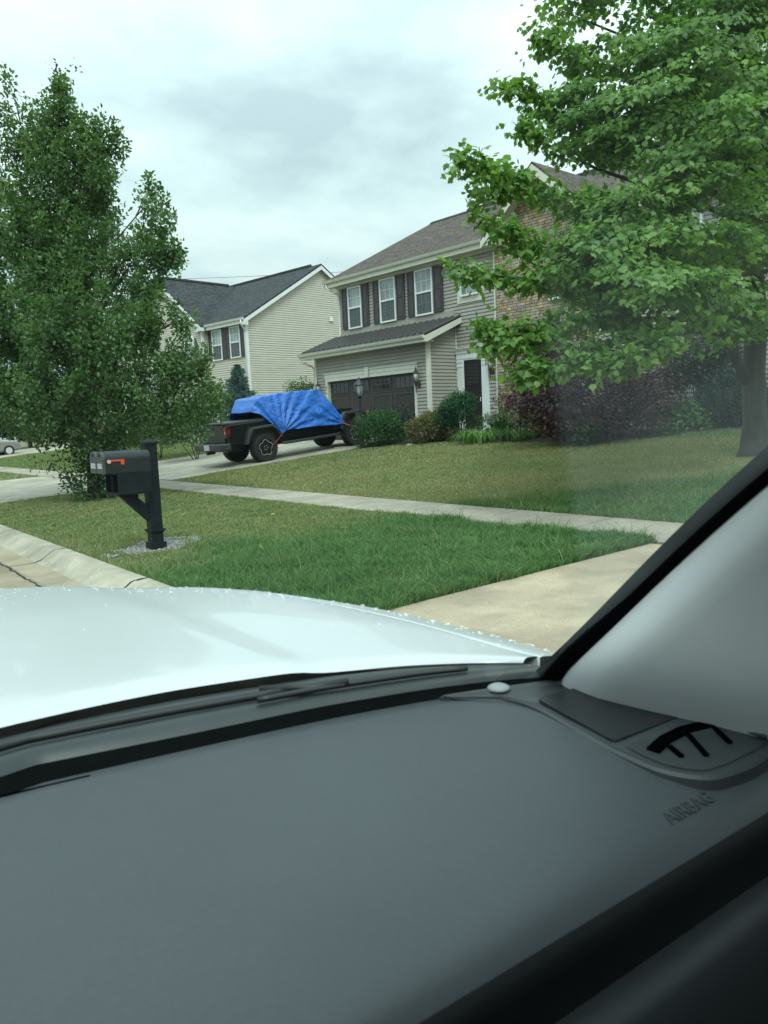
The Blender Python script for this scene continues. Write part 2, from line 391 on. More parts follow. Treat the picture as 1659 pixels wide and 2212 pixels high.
dv = MB(); slab(dv, [(10.5, 62), (10.5, 51), (24, 51), (24, 62)], .012); slab(dv, [(5.5, 58), (5.5, 52), (10.45, 52), (10.45, 58)], .012)
tag(dv.build('far_driveway', MT['concrete']), kind='structure')
sw = MB(); y = -16.0
jo = 0.0
while y < 75:
    slab(sw, [(SW(6.86, y+1.50), y+1.50), (SW(6.86, y), y), (SW(7.94, y), y), (SW(7.94, y+1.50), y+1.50)], .006, n=2); y += 1.52
tag(sw.build('sidewalk', MT['walk']), kind='structure')
# tar-patched kerb joint and cracks in the road
tp = MB()
MT['stain'] = mat('dark damp stain', (.15, .125, .09), .8, .3, 5)
def ribbon(mb, pts, w, dz):
    P = [np.array(p, float) for p in pts]; ra, rb = [], []
    for i, p in enumerate(P):
        d = P[min(i+1, len(P)-1)] - P[max(i-1, 0)]; d /= np.linalg.norm(d); nrm = np.array([-d[1], d[0]])
        ww = w*(.7+.6*random.random()); a = p+nrm*ww/2; c = p-nrm*ww/2
        zf = lambda q: float(np.interp(q[0]-.07*q[1], [-9, -4, 2.02, 2.33, 2.44, 2.53, 2.6, 2.72], [.004, .034, .008, .012, .05, .115, .142, .15]))+dz
        ra.append((a[0], a[1], zf(a))); rb.append((c[0], c[1], zf(c)))
    mb.grid([rb, ra])
wob = lambda a, b, n, s: [(a[0]+(b[0]-a[0])*i/n+random.uniform(-s, s), a[1]+(b[1]-a[1])*i/n+random.uniform(-s, s)) for i in range(n+1)]
ribbon(tp, wob((SW(2.0, 7.35), 7.35), (SW(2.7, 7.44), 7.44), 14, .012), .055, .006)
ribbon(tp, wob((SW(1.93, 6.6), 6.6), (SW(2.02, 12.6), 12.6), 60, .018), .022, .007)
ribbon(tp, wob((SW(1.7, 6.8), 6.8), (SW(2.1, 7.5), 7.5), 14, .03), .16, .008)
ribbon(tp, wob((SW(2.0, 10.41), 10.41), (SW(2.7, 10.42), 10.42), 12, .006), .02, .006)
tag(tp.build('road_crack_seal', MT['tar']), kind='structure')
# planting bed along the house front
bd = MB()
bed = [(15.75, 19.2), (15.4, 18.2), (16.4, 16.6), (16.2, 14.5), (15.9, 12), (15.7, 10.2), (17.0, 8.6), (18.3, 6.5), (19.3, 5.5)]
bd.grid([[(x + (19.32-x)*k/5, yy, float(gz(x + (19.32-x)*k/5, yy)) + .012 + .05*math.sin(math.pi*min(k/2, .5))) for k in range(6)] for x, yy in bed])
tag(bd.build('planting_bed', MT['mulch'], smooth=True), kind='structure')

# ------------------------------------------------------------------ turf (uncountable: one object per lawn)
def vnoise(x, y, s, seed):
    r = np.random.default_rng(seed); G = r.random((64, 64))
    X, Y = np.asarray(x)/s + 100, np.asarray(y)/s + 100
    xi, yi = np.floor(X).astype(int), np.floor(Y).astype(int); fx, fy = X-xi, Y-yi
    fx = fx*fx*(3-2*fx); fy = fy*fy*(3-2*fy); g_ = lambda a, b_: G[a % 64, b_ % 64]
    return (g_(xi, yi)*(1-fx)+g_(xi+1, yi)*fx)*(1-fy) + (g_(xi, yi+1)*(1-fx)+g_(xi+1, yi+1)*fx)*fy
def fbm(x, y, s, seed): return .5*vnoise(x, y, s, seed)+.3*vnoise(x, y, s/2.1, seed+1)+.2*vnoise(x, y, s/4.3, seed+2)
GREEN = np.array([.075, .150, .058]); LUSH2 = np.array([.130, .245, .085]); DRY = np.array([.335, .315, .165]); OLIVE = np.array([.185, .245, .105])
def lush(x, y):
    xp = x-.07*y
    n = fbm(x, y, 1.6, 3); n2 = fbm(x, y, .5, 13)
    ver = np.clip((9.0 - y + (n-.5)*2.2)/1.2, 0, 1)*.85 + .12
    d = (8.0 + np.clip(9.2-y, 0, 9)*.95) - xp + (n-.5)*2.0
    law = np.clip(d/1.4, 0, 1)*.9
    law = np.maximum(law, np.clip((xp-15.2)/1.2, 0, 1)*.7*(y < 19))
    far = .55*np.ones_like(xp)
    r = np.where(xp < 7.5, ver, law); r = np.where(y > 27, far, r)
    return np.clip(r + (n2-.5)*.35, 0, 1)
def turf(name, n, region, label_kind, hmin=.04, hmax=.085):
    """region(k) -> x, y arrays"""
    x, y = region(n); n = len(x); L_ = lush(x, y)
    dist = np.hypot(x, y)
    h = (hmin + (hmax-hmin)*rng.random(n)) * (.55+.75*L_) * (.35+1.3*fbm(x, y, .3, 31))
    lg = rng.random(n) < .025*L_; h = np.where(lg, h*1.9, h)
    w = (.0028+.0028*rng.random(n))*np.clip(dist/9, 1, 3.2)
    a = rng.random(n)*2*math.pi; lean = (.25+1.15*rng.random(n))*h; la = rng.random(n)*2*math.pi
    z = gz(x, y) - .012
    base = np.stack([x, y, z], 1); side = np.stack([np.cos(a), np.sin(a), 0*a], 1)*w[:, None]
    ld = np.stack([np.cos(la), np.sin(la), 0*la], 1)*lean[:, None]; up = np.array([0, 0, 1.0])
    mid = base + ld*.35 + up*(h*.62)[:, None]; tip = base + ld + up*h[:, None]
    V = np.stack([base-side, base+side, mid+side*.75, mid-side*.75, tip], 1).reshape(-1, 3)
    o = (np.arange(n)*5)[:, None]
    T = np.concatenate([o+np.array([0, 1, 2]), o+np.array([0, 2, 3]), o+np.array([3, 2, 4])])
    t = L_[:, None]; r2 = rng.random(n)[:, None]
    r2 = np.clip(r2*.5+(fbm(x, y, 1.1, 77)[:, None]-.3)*1.1+.25*(x-.07*y < 7.4)[:, None], 0, 1)
    c = (DRY*(1-r2)+OLIVE*r2)*(1-t) + (GREEN*(1-r2*.8)+LUSH2*r2*.8)*t
    straw = (rng.random(n) < .10*(1.2-L_))[:, None]; c = np.where(straw, np.array([.34, .29, .14]), c)
    c = c*(.75+.5*rng.random(n))[:, None]
    ob = np_mesh(name, V, T, MT['grass'], cols=np.repeat(c, 5, 0))
    return tag(ob, kind='stuff')
def in_pebble(x, y): return (((x-4.22)/.58)**2 + ((y-9.28)/.42)**2 + (fbm(x, y, .22, 5)-.5)*2.6) < 1
def reg_verge(n):
    y = 4.0 + (rng.random(n)**1.5)*(HD0+.35-4.0); e0 = np.where(y < 5, 1, 1)
    xp = 2.74 + rng.random(n)*(6.86-2.74); x = xp + .07*y
    k = (y > 4.62 - (xp-2.03)*.12 + (fbm(x, y, .3, 9)-.5)*.16) & (y < HD0 + (xp-2)*.1 + (fbm(x, y, .3, 9)-.5)*.1)
    k &= ~(in_pebble(x, y) & (rng.random(n) > .38))
    return x[k], y[k]
def reg_lawn(n):
    y = 2.6 + (rng.random(n)**1.25)*17.3; xp = 7.93 + (rng.random(n)**1.2)*11.5; x = xp+.07*y
    drv = 19.42 - (x-9.3)*.125
    bx = np.interp(y, [5.5, 6.5, 8.6, 10.2, 12, 14.5, 16.6, 18.2, 19.2], [19.3, 18.3, 17.0, 15.7, 15.9, 16.2, 16.4, 15.4, 15.75])
    k = (y < drv + (fbm(x, y, .3, 9)-.5)*.12) & (x < bx + .05) & (y > 3.9-(xp-8)*.08)
    return x[k], y[k]
def reg_left(n):
    y = 27.3 + rng.random(n)*24; xp = 7.96+rng.random(n)*9; x = xp+.07*y
    k = (y > 27.95-(x-9)*.26+.3)
    y2 = HD1 + rng.random(n//6)*25; xp2 = 2.7+rng.random(n//6)*4.1
    return np.concatenate([x[k], xp2+.07*y2]), np.concatenate([y[k], y2])
turf('verge_grass', 240000, reg_verge, 0, .045, .085)
turf('lawn_grass', 260000, reg_lawn, 0, .035, .075)
turf('far_lawn_grass', 60000, reg_left, 0, .035, .07)
# pebbles round the mailbox foot
def blob(n=1):
    ph = (1+5**.5)/2
    v = np.array([(-1, ph, 0), (1, ph, 0), (-1, -ph, 0), (1, -ph, 0), (0, -1, ph), (0, 1, ph), (0, -1, -ph), (0, 1, -ph), (ph, 0, -1), (ph, 0, 1), (-ph, 0, -1), (-ph, 0, 1)], float)
    t = np.array([(0, 11, 5), (0, 5, 1), (0, 1, 7), (0, 7, 10), (0, 10, 11), (1, 5, 9), (5, 11, 4), (11, 10, 2), (10, 7, 6), (7, 1, 8), (3, 9, 4), (3, 4, 2), (3, 2, 6), (3, 6, 8), (3, 8, 9), (4, 9, 5), (2, 4, 11), (6, 2, 10), (8, 6, 7), (9, 8, 1)])
    return v/np.linalg.norm(v[0]), t
def rand_rot(n):
    q = rng.normal(size=(n, 4)); q /= np.linalg.norm(q, axis=1)[:, None]; w, x, y, z = q.T
    return np.stack([1-2*(y*y+z*z), 2*(x*y-z*w), 2*(x*z+y*w), 2*(x*y+z*w), 1-2*(x*x+z*z), 2*(y*z-x*w), 2*(x*z-y*w), 2*(y*z+x*w), 1-2*(x*x+y*y)], 1).reshape(n, 3, 3)
def inst(tv, tt, pos, R, s):
    n, k = len(pos), len(tv); s = np.asarray(s)
    sv = tv[None]*(s[:, None, None] if s.ndim == 1 else s[:, None, :])
    V = np.einsum('nij,nkj->nki', R, sv) + pos[:, None, :]
    T = (tt[None] + (np.arange(n)*k)[:, None, None]).reshape(-1, tt.shape[1])
    return V.reshape(-1, 3), T
n = 5200; x = 4.12+(rng.random(n)-.5)*1.5; y = 9.25+(rng.random(n)-.5)*1.4; k = in_pebble(x, y); x, y = x[k], y[k]; n = len(x)
bv, bt = blob()
V, T = inst(bv, bt, np.stack([x, y, gz(x, y)-.012+.03*rng.random(n)], 1), rand_rot(n), np.stack([.012+.02*rng.random(n), .01+.014*rng.random(n), .006+.009*rng.random(n)], 1))
cc = np.repeat((.13+.22*rng.random((n, 1)))*np.array([[1, .99, .92]]), len(bv), 0)
pm, pt_, pb_, po_ = newmat('pale landscape pebbles'); va = pt_.nodes.new('ShaderNodeVertexColor'); va.layer_name = 'col'
pt_.links.new(va.outputs[0], pb_.inputs['Base Color']); pb_.inputs['Roughness'].default_value = .8
tag(np_mesh('pebbles', V, T, pm, cols=cc), kind='stuff')

# ================================================================== HOUSES
UP = np.array([0, 0, 1.0])
def siding(mb, O, t, n, z0, z1, lo, hi, course=.114, holes=()):
    """lapped boards on a wall; lo/hi give the run limits at a height; holes = (a0,a1,z0,z1)"""
    O, t, n = (np.array(v, float) for v in (O, t, n))
    lo_ = lo if callable(lo) else (lambda z: lo); hi_ = hi if callable(hi) else (lambda z: hi)
    P = lambda a, z, d: O + t*a + n*d + UP*z
    z = z0; flip = np.dot(np.cross(t, UP), n) < 0
    while z < z1-1e-4:
        zt = min(z+course, z1); cuts = [(lo_, hi_)]
        segs = [(lo_(z), hi_(z), lo_(zt), hi_(zt))]
        for a0, a1, h0, h1 in holes:
            if h0 < (z+zt)/2 < h1:
                out = []
                for s in segs:
                    if s[0] < a0 and s[1] > a1: out += [(s[0], a0, s[2], a0), (a1, s[1], a1, s[3])]
                    else: out.append(s)
                segs = out
        for s in segs:
            if s[1]-s[0] < .01 and s[3]-s[2] < .01: continue
            gp = .016; f_ = gp/(zt-z); sl0, sl1 = s[0]+(s[2]-s[0])*f_, s[1]+(s[3]-s[1])*f_
            q = [P(sl0, z+gp, .030), P(sl1, z+gp, .030), P(s[3], zt, .010), P(s[2], zt, .010)]
            l = [P(s[0], z, .0), P(s[1], z, .0), P(sl1, z+gp, .030), P(sl0, z+gp, .030)]
            if flip: q, l = q[::-1], l[::-1]
            mb.face(q); mb.face(l)
        z = zt
MT['muntin'] = mat('muntins behind screen', (.17, .19, .19), .5, .1, 5)
def window(parent, O, t, n, a0, a1, z0, z1, world, cols=3, rows=2, lower=True, arch=False, fr=.055, name='window', blind=True):
    w = MB(); d0, d1 = .0, .085
    w.obox(O, t, n, a0, a0+fr, z0, z1, d0, d1); w.obox(O, t, n, a1-fr, a1, z0, z1, d0, d1)
    w.obox(O, t, n, a0+fr, a1-fr, z0, z0+fr, d0, d1); w.obox(O, t, n, a0+fr, a1-fr, z1-fr, z1, d0, d1)
    zm = (z0+z1)/2
    if lower: w.obox(O, t, n, a0+fr, a1-fr, zm-.03, zm+.03, d0, d1-.008)
    wo_ = w.build(name, MT['white'], parent, world=world)
    p = MB(); O_, t_, n_ = (np.array(v, float) for v in (O, t, n))
    P = lambda a, z, d=.045: O_ + t_*a + n_*d + UP*z
    def pane(za, zb, mi):
        p.cm = mi; q = [P(a0+fr, za), P(a1-fr, za), P(a1-fr, zb), P(a0+fr, zb)]
        if np.dot(np.cross(t_, UP), n_) < 0: q = q[::-1]
        p.face(q); p.cm = 3 if mi == 1 else 2
        for c in range(1, cols):
            x = a0+fr + (a1-a0-2*fr)*c/cols; p.obox(O, t, n, x-.009, x+.009, za, zb, .040, .052)
        for r in range(1, rows):
            z = za+(zb-za)*r/rows; p.obox(O, t, n, a0+fr, a1-fr, z-.009, z+.009, .040, .0525)
    if lower: pane(z0+fr, zm-.03, 1); pane(zm+.03, z1-fr, 0)
    else: pane(z0+fr, z1-fr, 0)
    p.build('pane', [MT['glassup'], MT['glasslow'], MT['trim'], MT['muntin']], wo_, world=world)
    return wo_
def shutter(parent, O, t, n, a0, a1, z0, z1, world):
    s = MB(); s.obox(O, t, n, a0, a1, z0, z1, .0, .048)
    b = .055; zm = z0+(z1-z0)*.52
    for (za, zb) in ((z0+b, zm-b*.5), (zm+b*.5, z1-b)):
        for (x0, x1, y0, y1) in ((a0, a0+b, za, zb), (a1-b, a1, za, zb)): s.obox(O, t, n, x0, x1, y0, y1, .047, .066)
        s.obox(O, t, n, a0+b+.03, a1-b-.03, za+.035, zb-.035, .047, .062)
    for (y0, y1) in ((z0, z0+b), (zm-b*.5, zm+b*.5), (z1-b, z1)): s.obox(O, t, n, a0, a1, y0, y1, .047, .066)
    return s.build('shutter', MT['shutter'], parent, world=world)
def roof_slab(mb, pts, th=.10):
    mb.prism(pts, (0, 0, -th))
def gutter(mb, A, B, out, r=.065):
    """K-style gutter between two points, 'out' points away from the fascia"""
    A, B, out = (np.array(v, float) for v in (A, B, out))
    prof = [(0, -.11), (.07, -.11), (.095, -.06), (.105, -.02), (.12, 0), (.10, 0), (.012, -.02), (0, -.005)]
    mb.prism([A + out*a + UP*z for a, z in prof], B-A)
def lantern(parent, O, t, n, a, z, world, s=1.0):
    """carriage lantern on a wall plate, tail below"""
    O_, t_, n_ = (np.array(v, float) for v in (O, t, n))
    P = lambda d, dz: O_ + t_*a + n_*d*s + UP*(z+dz*s)
    m = MB(); m.obox(P(0, 0), t, n, -.055*s, .055*s, -.16*s, .02*s, .012, .035)
    m.tube([P(.03, -.05), P(.07, -.10), P(.12, -.08), P(.135, 0)], .011*s, 6)
    c = P(.135, 0)
    m.lathe([(.004, -.30*s), (.012*s, -.26*s), (.008*s, -.2*s), (.02*s, -.12*s), (.045*s, -.02*s), (.05*s, 0)], c, n=8)
    m.lathe([(.085*s, .22*s), (.075*s, .25*s), (.04*s, .29*s), (.015*s, .31*s), (.02*s, .34*s), (.006*s, .38*s), (.003, .46*s)], c, n=8)
    for k in range(6):
        an = k*math.pi/3; d = np.array([math.cos(an), math.sin(an), 0])
        m.tube([c+d*.05*s, c+d*.082*s+UP*.22*s], .006*s, 4)
    lo = m.build('wall_lantern', MT['bronze'], parent, world=world)
    g = MB(); g.lathe([(.044*s, .0), (.07*s, .215*s)], c, n=8); g.build('lantern_glass', MT['lampglass'], lo, world=world, smooth=True)
    return lo

# ---------------------------------------------------------------- house 1 (taupe siding, stone gable)
XF, XG = 19.3, 18.0                                     # main facade, garage facade
YL, YR, YG = 24.33, 5.6, 18.17                          # left corner, right corner, garage right corner
Z0, ZE = 1.02, 7.13
h1 = thing('house', (XF, 15, 1.1), 'taupe sided two storey house with brown shingle roof, stone gable and dark double garage door', 'house')
tY, nX = np.array([0, 1.0, 0]), np.array([-1.0, 0, 0])
OF = np.array([XF, 0, 0]); OG = np.array([XG, 0, 0])
def B(mb, name, m, parent=h1, **k): return mb.build(name, m, parent, world=True, **k)
w = MB()
siding(w, OF, tY, nX, Z0, ZE, 16.36, YL, holes=())
siding(w, OF, tY, nX, Z0, ZE, YR, 12.62)
siding(w, (0, YL, 0), np.array([1.0, 0, 0]), np.array([0, 1.0, 0]), Z0, 10.2, lambda z: max(XF, XF+(z-ZE)/.5) if z > ZE else XF, lambda z: 31-(z-ZE)/.5 if z > ZE else 31)
siding(w, (0, YR, 0), np.array([1.0, 0, 0]), np.array([0, -1.0, 0]), Z0, 10.2, lambda z: XF+(z-ZE)/.5 if z > ZE else XF, lambda z: 31-(z-ZE)/.5 if z > ZE else 31)
w.quad((31, YR, Z0), (31, YR, ZE), (31, YL, ZE), (31, YL, Z0))
B(w, 'wall', MT['siding1'])
w = MB()                                                 # garage walls
DY0, DY1, DZ = 18.86, 23.61, 3.26
siding(w, OG, tY, nX, Z0, 4.30, YG, YL, holes=((DY0-.02, DY1+.02, Z0-1, DZ+.02),))
gl = lambda z: XG if z < 4.3 else XG+(z-4.3)/.41
siding(w, (0, YG, 0), np.array([1.0, 0, 0]), np.array([0, -1.0, 0]), Z0, 4.86, gl, XF)
siding(w, (0, YL, 0), np.array([1.0, 0, 0]), np.array([0, 1.0, 0]), Z0, 4.86, gl, XF)
B(w, 'garage_wall', MT['siding1'])
st = MB()                                                # stone veneer and its gable
st.face([(XF-.05, 16.35, Z0), (XF-.05, 16.35, 7.05), (XF-.05, 14.49, 8.72), (XF-.05, 12.63, 7.05), (XF-.05, 12.63, Z0)][::1])
st.quad((XF-.05, 16.35, Z0), (XF, 16.35, Z0), (XF, 16.35, 7.05), (XF-.05, 16.35, 7.05))
st.quad((XF-.05, 12.63, 7.05), (XF, 12.63, 7.05), (XF, 12.63, Z0), (XF-.05, 12.63, Z0))
B(st, 'stone_veneer', MT['stone'])
# roofs
XR, ZR, ZEV = 25.0, 10.22, 7.20
XE = 18.93
rf = MB()
RSL = (ZR-ZEV)/(XR-XE); GYA, GYB = 12.46, 16.53; XM = XF+.02; ZM = ZEV+(XM-XE)*RSL
roof_slab(rf, [(XE, YR-.35, ZEV), (XE, GYA, ZEV), (XR, GYA, ZR), (XR, YR-.35, ZR)][::-1])
roof_slab(rf, [(XE, GYB, ZEV), (XE, YL+.45, ZEV), (XR, YL+.45, ZR), (XR, GYB, ZR)][::-1])
roof_slab(rf, [(XM, GYA, ZM), (XM, GYB, ZM), (XR, GYB, ZR), (XR, GYA, ZR)][::-1])
roof_slab(rf, [(XR, YR-.35, ZR), (XR, YL+.45, ZR), (31.3, YL+.45, 7.1), (31.3, YR-.35, 7.1)][::-1])
ga, gy, gs = 8.93, 14.49, .87                            # front gable
xm = XE + (ga-ZEV)/((ZR-ZEV)/(XR-XE))
ye = (ga-7.16)/gs
for sgn in (1, -1):
    q = [(XE-.12, gy, ga), (XE-.12, gy+sgn*ye, 7.16), (XE+.0, gy+sgn*ye, 7.16), (xm, gy, ga)]
    roof_slab(rf, q if sgn > 0 else q[::-1], .07)
roof_o = B(rf, 'roof', MT['roof1'])
rv = MB(); rv.tube([(XR, YR-.2, ZR+.03), (XR, 22.6, ZR+.03)], [.09, .09], 6)
for yy in (22.7, 24.7): pass
rv.prism([(XR-.16, YR, ZR-.06), (XR+.16, YR, ZR-.06), (XR, YR, ZR+.06)], (0, YL+.42-YR, 0))
B(rv, 'ridge_vent', MT['roof2'], roof_o)
tr = MB()                                                # fascia, soffit, rake boards
for ya, yb in ((YR-.34, GYA), (GYB, YL+.44)):
    tr.box((XE+.005, ya, ZEV-.27), (XE+.03, yb, ZEV-.105)); tr.box((XE+.03, ya, ZEV-.25), (XF+.02, yb, ZEV-.235))
tr.box((XF-.03, 16.38, ZE-.26), (XF-.022, YL+.02, ZE-.07))
for sgn in (1, -1):
    y0, y1 = gy, gy+sgn*(ye+.0)
    q = [(XE-.135, y0, ga-.075), (XE-.135, y1, 7.16-.075), (XE-.135, y1, 7.16-.29), (XE-.135, y0, ga-.33)]
    tr.prism(q if sgn < 0 else q[::-1], (.03, 0, 0))
    q = [(XE-.10, y0, ga-.20), (XE-.10, y1, 7.16-.16), (XE-.10, y1, 7.16-.18), (XE-.10, y0, ga-.22)]
    tr.prism(q if sgn < 0 else q[::-1], (XF-XE+.1, 0, 0))
    a, b_ = sorted((gy+sgn*1.55, gy+sgn*2.05)); tr.box((XE-.11, a, 6.93), (XF, b_, 7.08))
q = [(XE, YL+.45, ZEV-.10), (XR, YL+.45, ZR-.10), (XR, YL+.45, ZR-.3), (XE, YL+.45, ZEV-.3)]; tr.prism(q, (0, -.03, 0))
B(tr, 'fascia', MT['trim'])
gt = MB(); gutter(gt, (XE, YL+.44, ZEV+.0), (XE, gy+ye+.02, ZEV), (-1, 0, 0)); gutter(gt, (XE, gy-ye-.02, ZEV), (XE, YR-.3, ZEV), (-1, 0, 0))
B(gt, 'gutter', MT['trim'])
dsp = MB()
dsp.tube([(XE-.03, YL+.28, ZEV-.1), (XE-.02, YL+.24, ZEV-.28), (XF-.12, YL-.02, ZEV-.5), (XF-.05, YL-.05, ZEV-.62), (XF-.05, YL-.05, 5.12), (XF-.10, YL-.03, 5.02)], .038, 8)
dsp.tube([(XG-.42, YL+.30, 4.25), (XG-.42, YL+.28, 4.05), (XG-.1, YL+.07, 3.88), (XG-.03, YL+.06, 3.75), (XG-.03, YL+.06, Z0)], .038, 8)
B(dsp, 'downspout', MT['trim'], smooth=True)
for a_, b_ in (((XG-.036, YG-.036, Z0), (XG+.07, YG+.095, 4.20)), ((XG-.036, YL-.06, Z0), (XG+.07, YL+.036, 4.25)), ((XF-.034, YL-.075, 4.9), (XF+.07, YL+.034, ZE-.1)), ((XF-.036, 16.36, Z0), (XF, 16.42, ZE-.3)), ((XF-.036, 12.56, Z0), (XF, 12.62, ZE-.3)), ((XF-.05, YG-.06, Z0), (XF-.02, YG-.034, 5.0))):
    cp = MB(); cp.box(a_, b_); B(cp, 'corner_post', MT['trim'])
# standing seam garage roof
MT['seam'] = mat('bronze seam with painted highlight', (.12, .115, .115), .4, .15, 5)  # same metal as the pans; highlight on the ribs put into the colour
gr_ = MB(); X0, ZA, X1, ZB = 17.55, 4.37, XF, 5.05
roof_slab(gr_, [(X0, YG-.3, ZA), (X0, YL+.42, ZA), (X1, YL+.42, ZB), (X1, YG-.3, ZB)][::-1], .05)
y = YG-.28; gr_.cm = 1
while y < YL+.42:
    sl = (ZB-ZA)/(X1-X0)
    gr_.hexa([(X0-.01, y, ZA), (X1-.02, y, ZB-.01), (X1-.02, y+.045, ZB-.01), (X0-.01, y+.045, ZA), (X0-.01, y, ZA+.06), (X1-.02, y, ZB+.05), (X1-.02, y+.045, ZB+.05), (X0-.01, y+.045, ZA+.06)]); y += .302
B(gr_, 'garage_roof', [MT['metalroof'], MT['seam']])
gg = MB(); gutter(gg, (X0+.0, YL+.42, ZA-.01), (X0, YG-.3, ZA-.01), (-1, 0, 0))
gg.box((X0+.003, YG-.3, ZA-.23), (X0+.03, YL+.42, ZA-.06)); gg.box((X0+.03, YG-.28, ZA-.2), (XG, YL+.4, ZA-.185))
for yy in (YG-.315, YL+.42):
    gg.prism([(X0, yy, ZA-.052), (X0, yy, ZA-.23), (X0+.1, yy, ZA-.23), (X1, yy, ZB-.23), (X1, yy, ZB-.052)], (0, .02, 0))
B(gg, 'garage_gutter', MT['trim'])
bl = MB(); bl.box((XF-.036, YG-.02, 5.055), (XF-.004, YL, 5.25)); B(bl, 'band_board', MT['siding1'])
# garage door
gd = MB(); gd.box((XG+.12, DY0-.02, 1.02), (XG+.16, DY1+.02, DZ+.02))
nz, hz = 4, (DZ-1.06)/4; cw = (DY1-DY0)/4
gd.cm = 1
for r_ in range(1, 4): gd.box((XG+.104, DY0, 1.06+hz*r_-.008), (XG+.1205, DY1, 1.06+hz*r_+.008))
for c in range(4):
    y0, y1 = DY0+cw*c+.10, DY0+cw*(c+1)-.10
    for (za, zb) in ((1.06+.1, 1.06+3*hz-.09),):
        for q in ((y0, y0+.03, za, zb), (y1-.03, y1, za, zb)): gd.box((XG+.102, q[0], q[2]), (XG+.1205, q[1], q[3]))
        for k in range(1, 7):
            yy = y0+(y1-y0)*k/7; gd.box((XG+.114, yy-.003, za), (XG+.1204, yy+.003, zb))
        gd.box((XG+.1, y0, zb-.03), (XG+.12, y1, zb)); gd.box((XG+.1, y0, za), (XG+.12, y1, za+.03))
gdo = B(gd, 'garage_door', [MT['gdoor'], MT['gdoorline']])
for c in range(4):
    y0, y1 = DY0+cw*c+.12, DY0+cw*(c+1)-.12; za, zb = 1.06+3*hz+.10, DZ-.10
    p = MB(); p.box((XG+.108, y0, za), (XG+.121, y1, zb)); p.cm = 1
    for k in range(5): yy = y0+(y1-y0)*k/4; p.box((XG+.094, yy-.011, za), (XG+.110, yy+.011, zb))
    for k in range(3): z = za+(zb-za)*k/2; p.box((XG+.092, y0, z-.011), (XG+.109, y1, z+.011))
    B(p, 'window', [MT['glassdark'], MT['gdoorline']], gdo)
for s in (-.12, .12):
    hd = MB(); yy = (DY0+DY1)/2+s; hd.tube([(XG+.11, yy, 2.12), (XG+.07, yy, 2.10), (XG+.07, yy, 1.82), (XG+.11, yy, 1.80)], .012, 6); hd.box((XG+.1, yy-.03, 2.07), (XG+.12, yy+.03, 2.17)); hd.box((XG+.1, yy-.03, 1.75), (XG+.12, yy+.03, 1.85))
    B(hd, 'handle', MT['black'], gdo)
gtm = MB()                                               # door surround with keystone
gtm.box((XG-.035, DY0-.11, Z0), (XG+.12, DY0, DZ)); gtm.box((XG-.035, DY1, Z0), (XG+.12, DY1+.11, DZ)); gtm.box((XG-.035, DY0-.11, DZ), (XG+.12, DY1+.11, DZ+.12))
gtm.box((XG-.045, DY0-.16, DZ+.125), (XG, DY1+.16, DZ+.27)); gtm.box((XG-.075, DY0-.2, DZ+.27), (XG, DY1+.2, DZ+.31))
km = (DY0+DY1)/2; gtm.prism([(XG-.095, km-.07, DZ-.0), (XG-.095, km+.07, DZ-.0), (XG-.095, km+.12, DZ+.36), (XG-.095, km-.12, DZ+.36)][::-1], (.09, 0, 0))
gto = B(gtm, 'garage_door_trim', MT['trim'])
lantern(h1, OG, tY, nX, YG+.46, 2.92, True, 1.25); lantern(h1, OG, tY, nX, YL-.3, 2.86, True, 1.25)
for i, ch in enumerate('2119'):
    text_mesh(ch, .17, (XG-.04, DY1+.055, 3.02-i*.19), (0, -1, 0), (0, 0, 1), MT['black'], 'house_number', gto, .003)
# windows, shutters
for (a0, a1, sh) in ((22.9, 23.70, (22.50, 22.88, 23.72, 24.08)), (20.98, 21.84, (20.53, 20.95, 21.87, 22.22)), (19.1, 19.96, (18.64, 19.07, 19.99, 20.36))):
    window(h1, OF-np.array((.012, 0, 0)), tY, nX, a0, a1, 5.27, 6.83, True)
    shutter(h1, OF-np.array((.012, 0, 0)), tY, nX, sh[0], sh[1], 5.30, 6.83, True); shutter(h1, OF-np.array((.012, 0, 0)), tY, nX, sh[2], sh[3], 5.30, 6.83, True)
wt = MB(); wt.box((XF-.05, 16.84, 5.42), (XF, 17.99, 6.6)); B(wt, 'window_surround', MT['trim'])
window(h1, OF-np.array((.05, 0, 0)), tY, nX, 17.02, 17.80, 5.62, 6.38, True, cols=3, rows=2, lower=False)
window(h1, OF-np.array((.055, 0, 0)), tY, nX, 12.95, 14.25, 5.0, 6.55, True, cols=4, rows=2); window(h1, OF-np.array((.055, 0, 0)), tY, nX, 13.0, 15.0, 1.9, 3.6, True, cols=4, rows=2)
window(h1, OF-np.array((.012, 0, 0)), tY, nX, 8.9, 9.8, 1.75, 3.3, True); window(h1, OF-np.array((.012, 0, 0)), tY, nX, 9.6, 10.5, 5.2, 6.75, True)
# front door
dt = MB(); D0, D1 = 16.96, 17.83
for a, b_ in ((D1, D1+.24), (D0-.24, D0)):
    dt.box((XF-.07, a, 1.25), (XF+.0, b_, 3.62)); dt.box((XF-.10, a-.02, 1.1), (XF, b_+.02, 1.33)); dt.box((XF-.085, a-.015, 3.36), (XF, b_+.015, 3.44)); dt.box((XF-.085, a-.015, 3.5), (XF, b_+.015, 3.58))
dt.box((XF-.08, D0-.26, 3.62), (XF, D1+.26, 3.80)); dt.box((XF-.10, D0-.29, 3.80), (XF, D1+.29, 3.86)); dt.box((XF-.10, D0-.27, 3.96), (XF, D1+.27, 3.98))
dt.prism([(XF-.09, D0-.26, 3.862), (XF-.16, D0-.33, 3.96), (XF, D0-.33, 3.96), (XF, D0-.26, 3.862)], (0, D1-D0+.55, 0))
B(dt, 'door_surround', MT['white'])
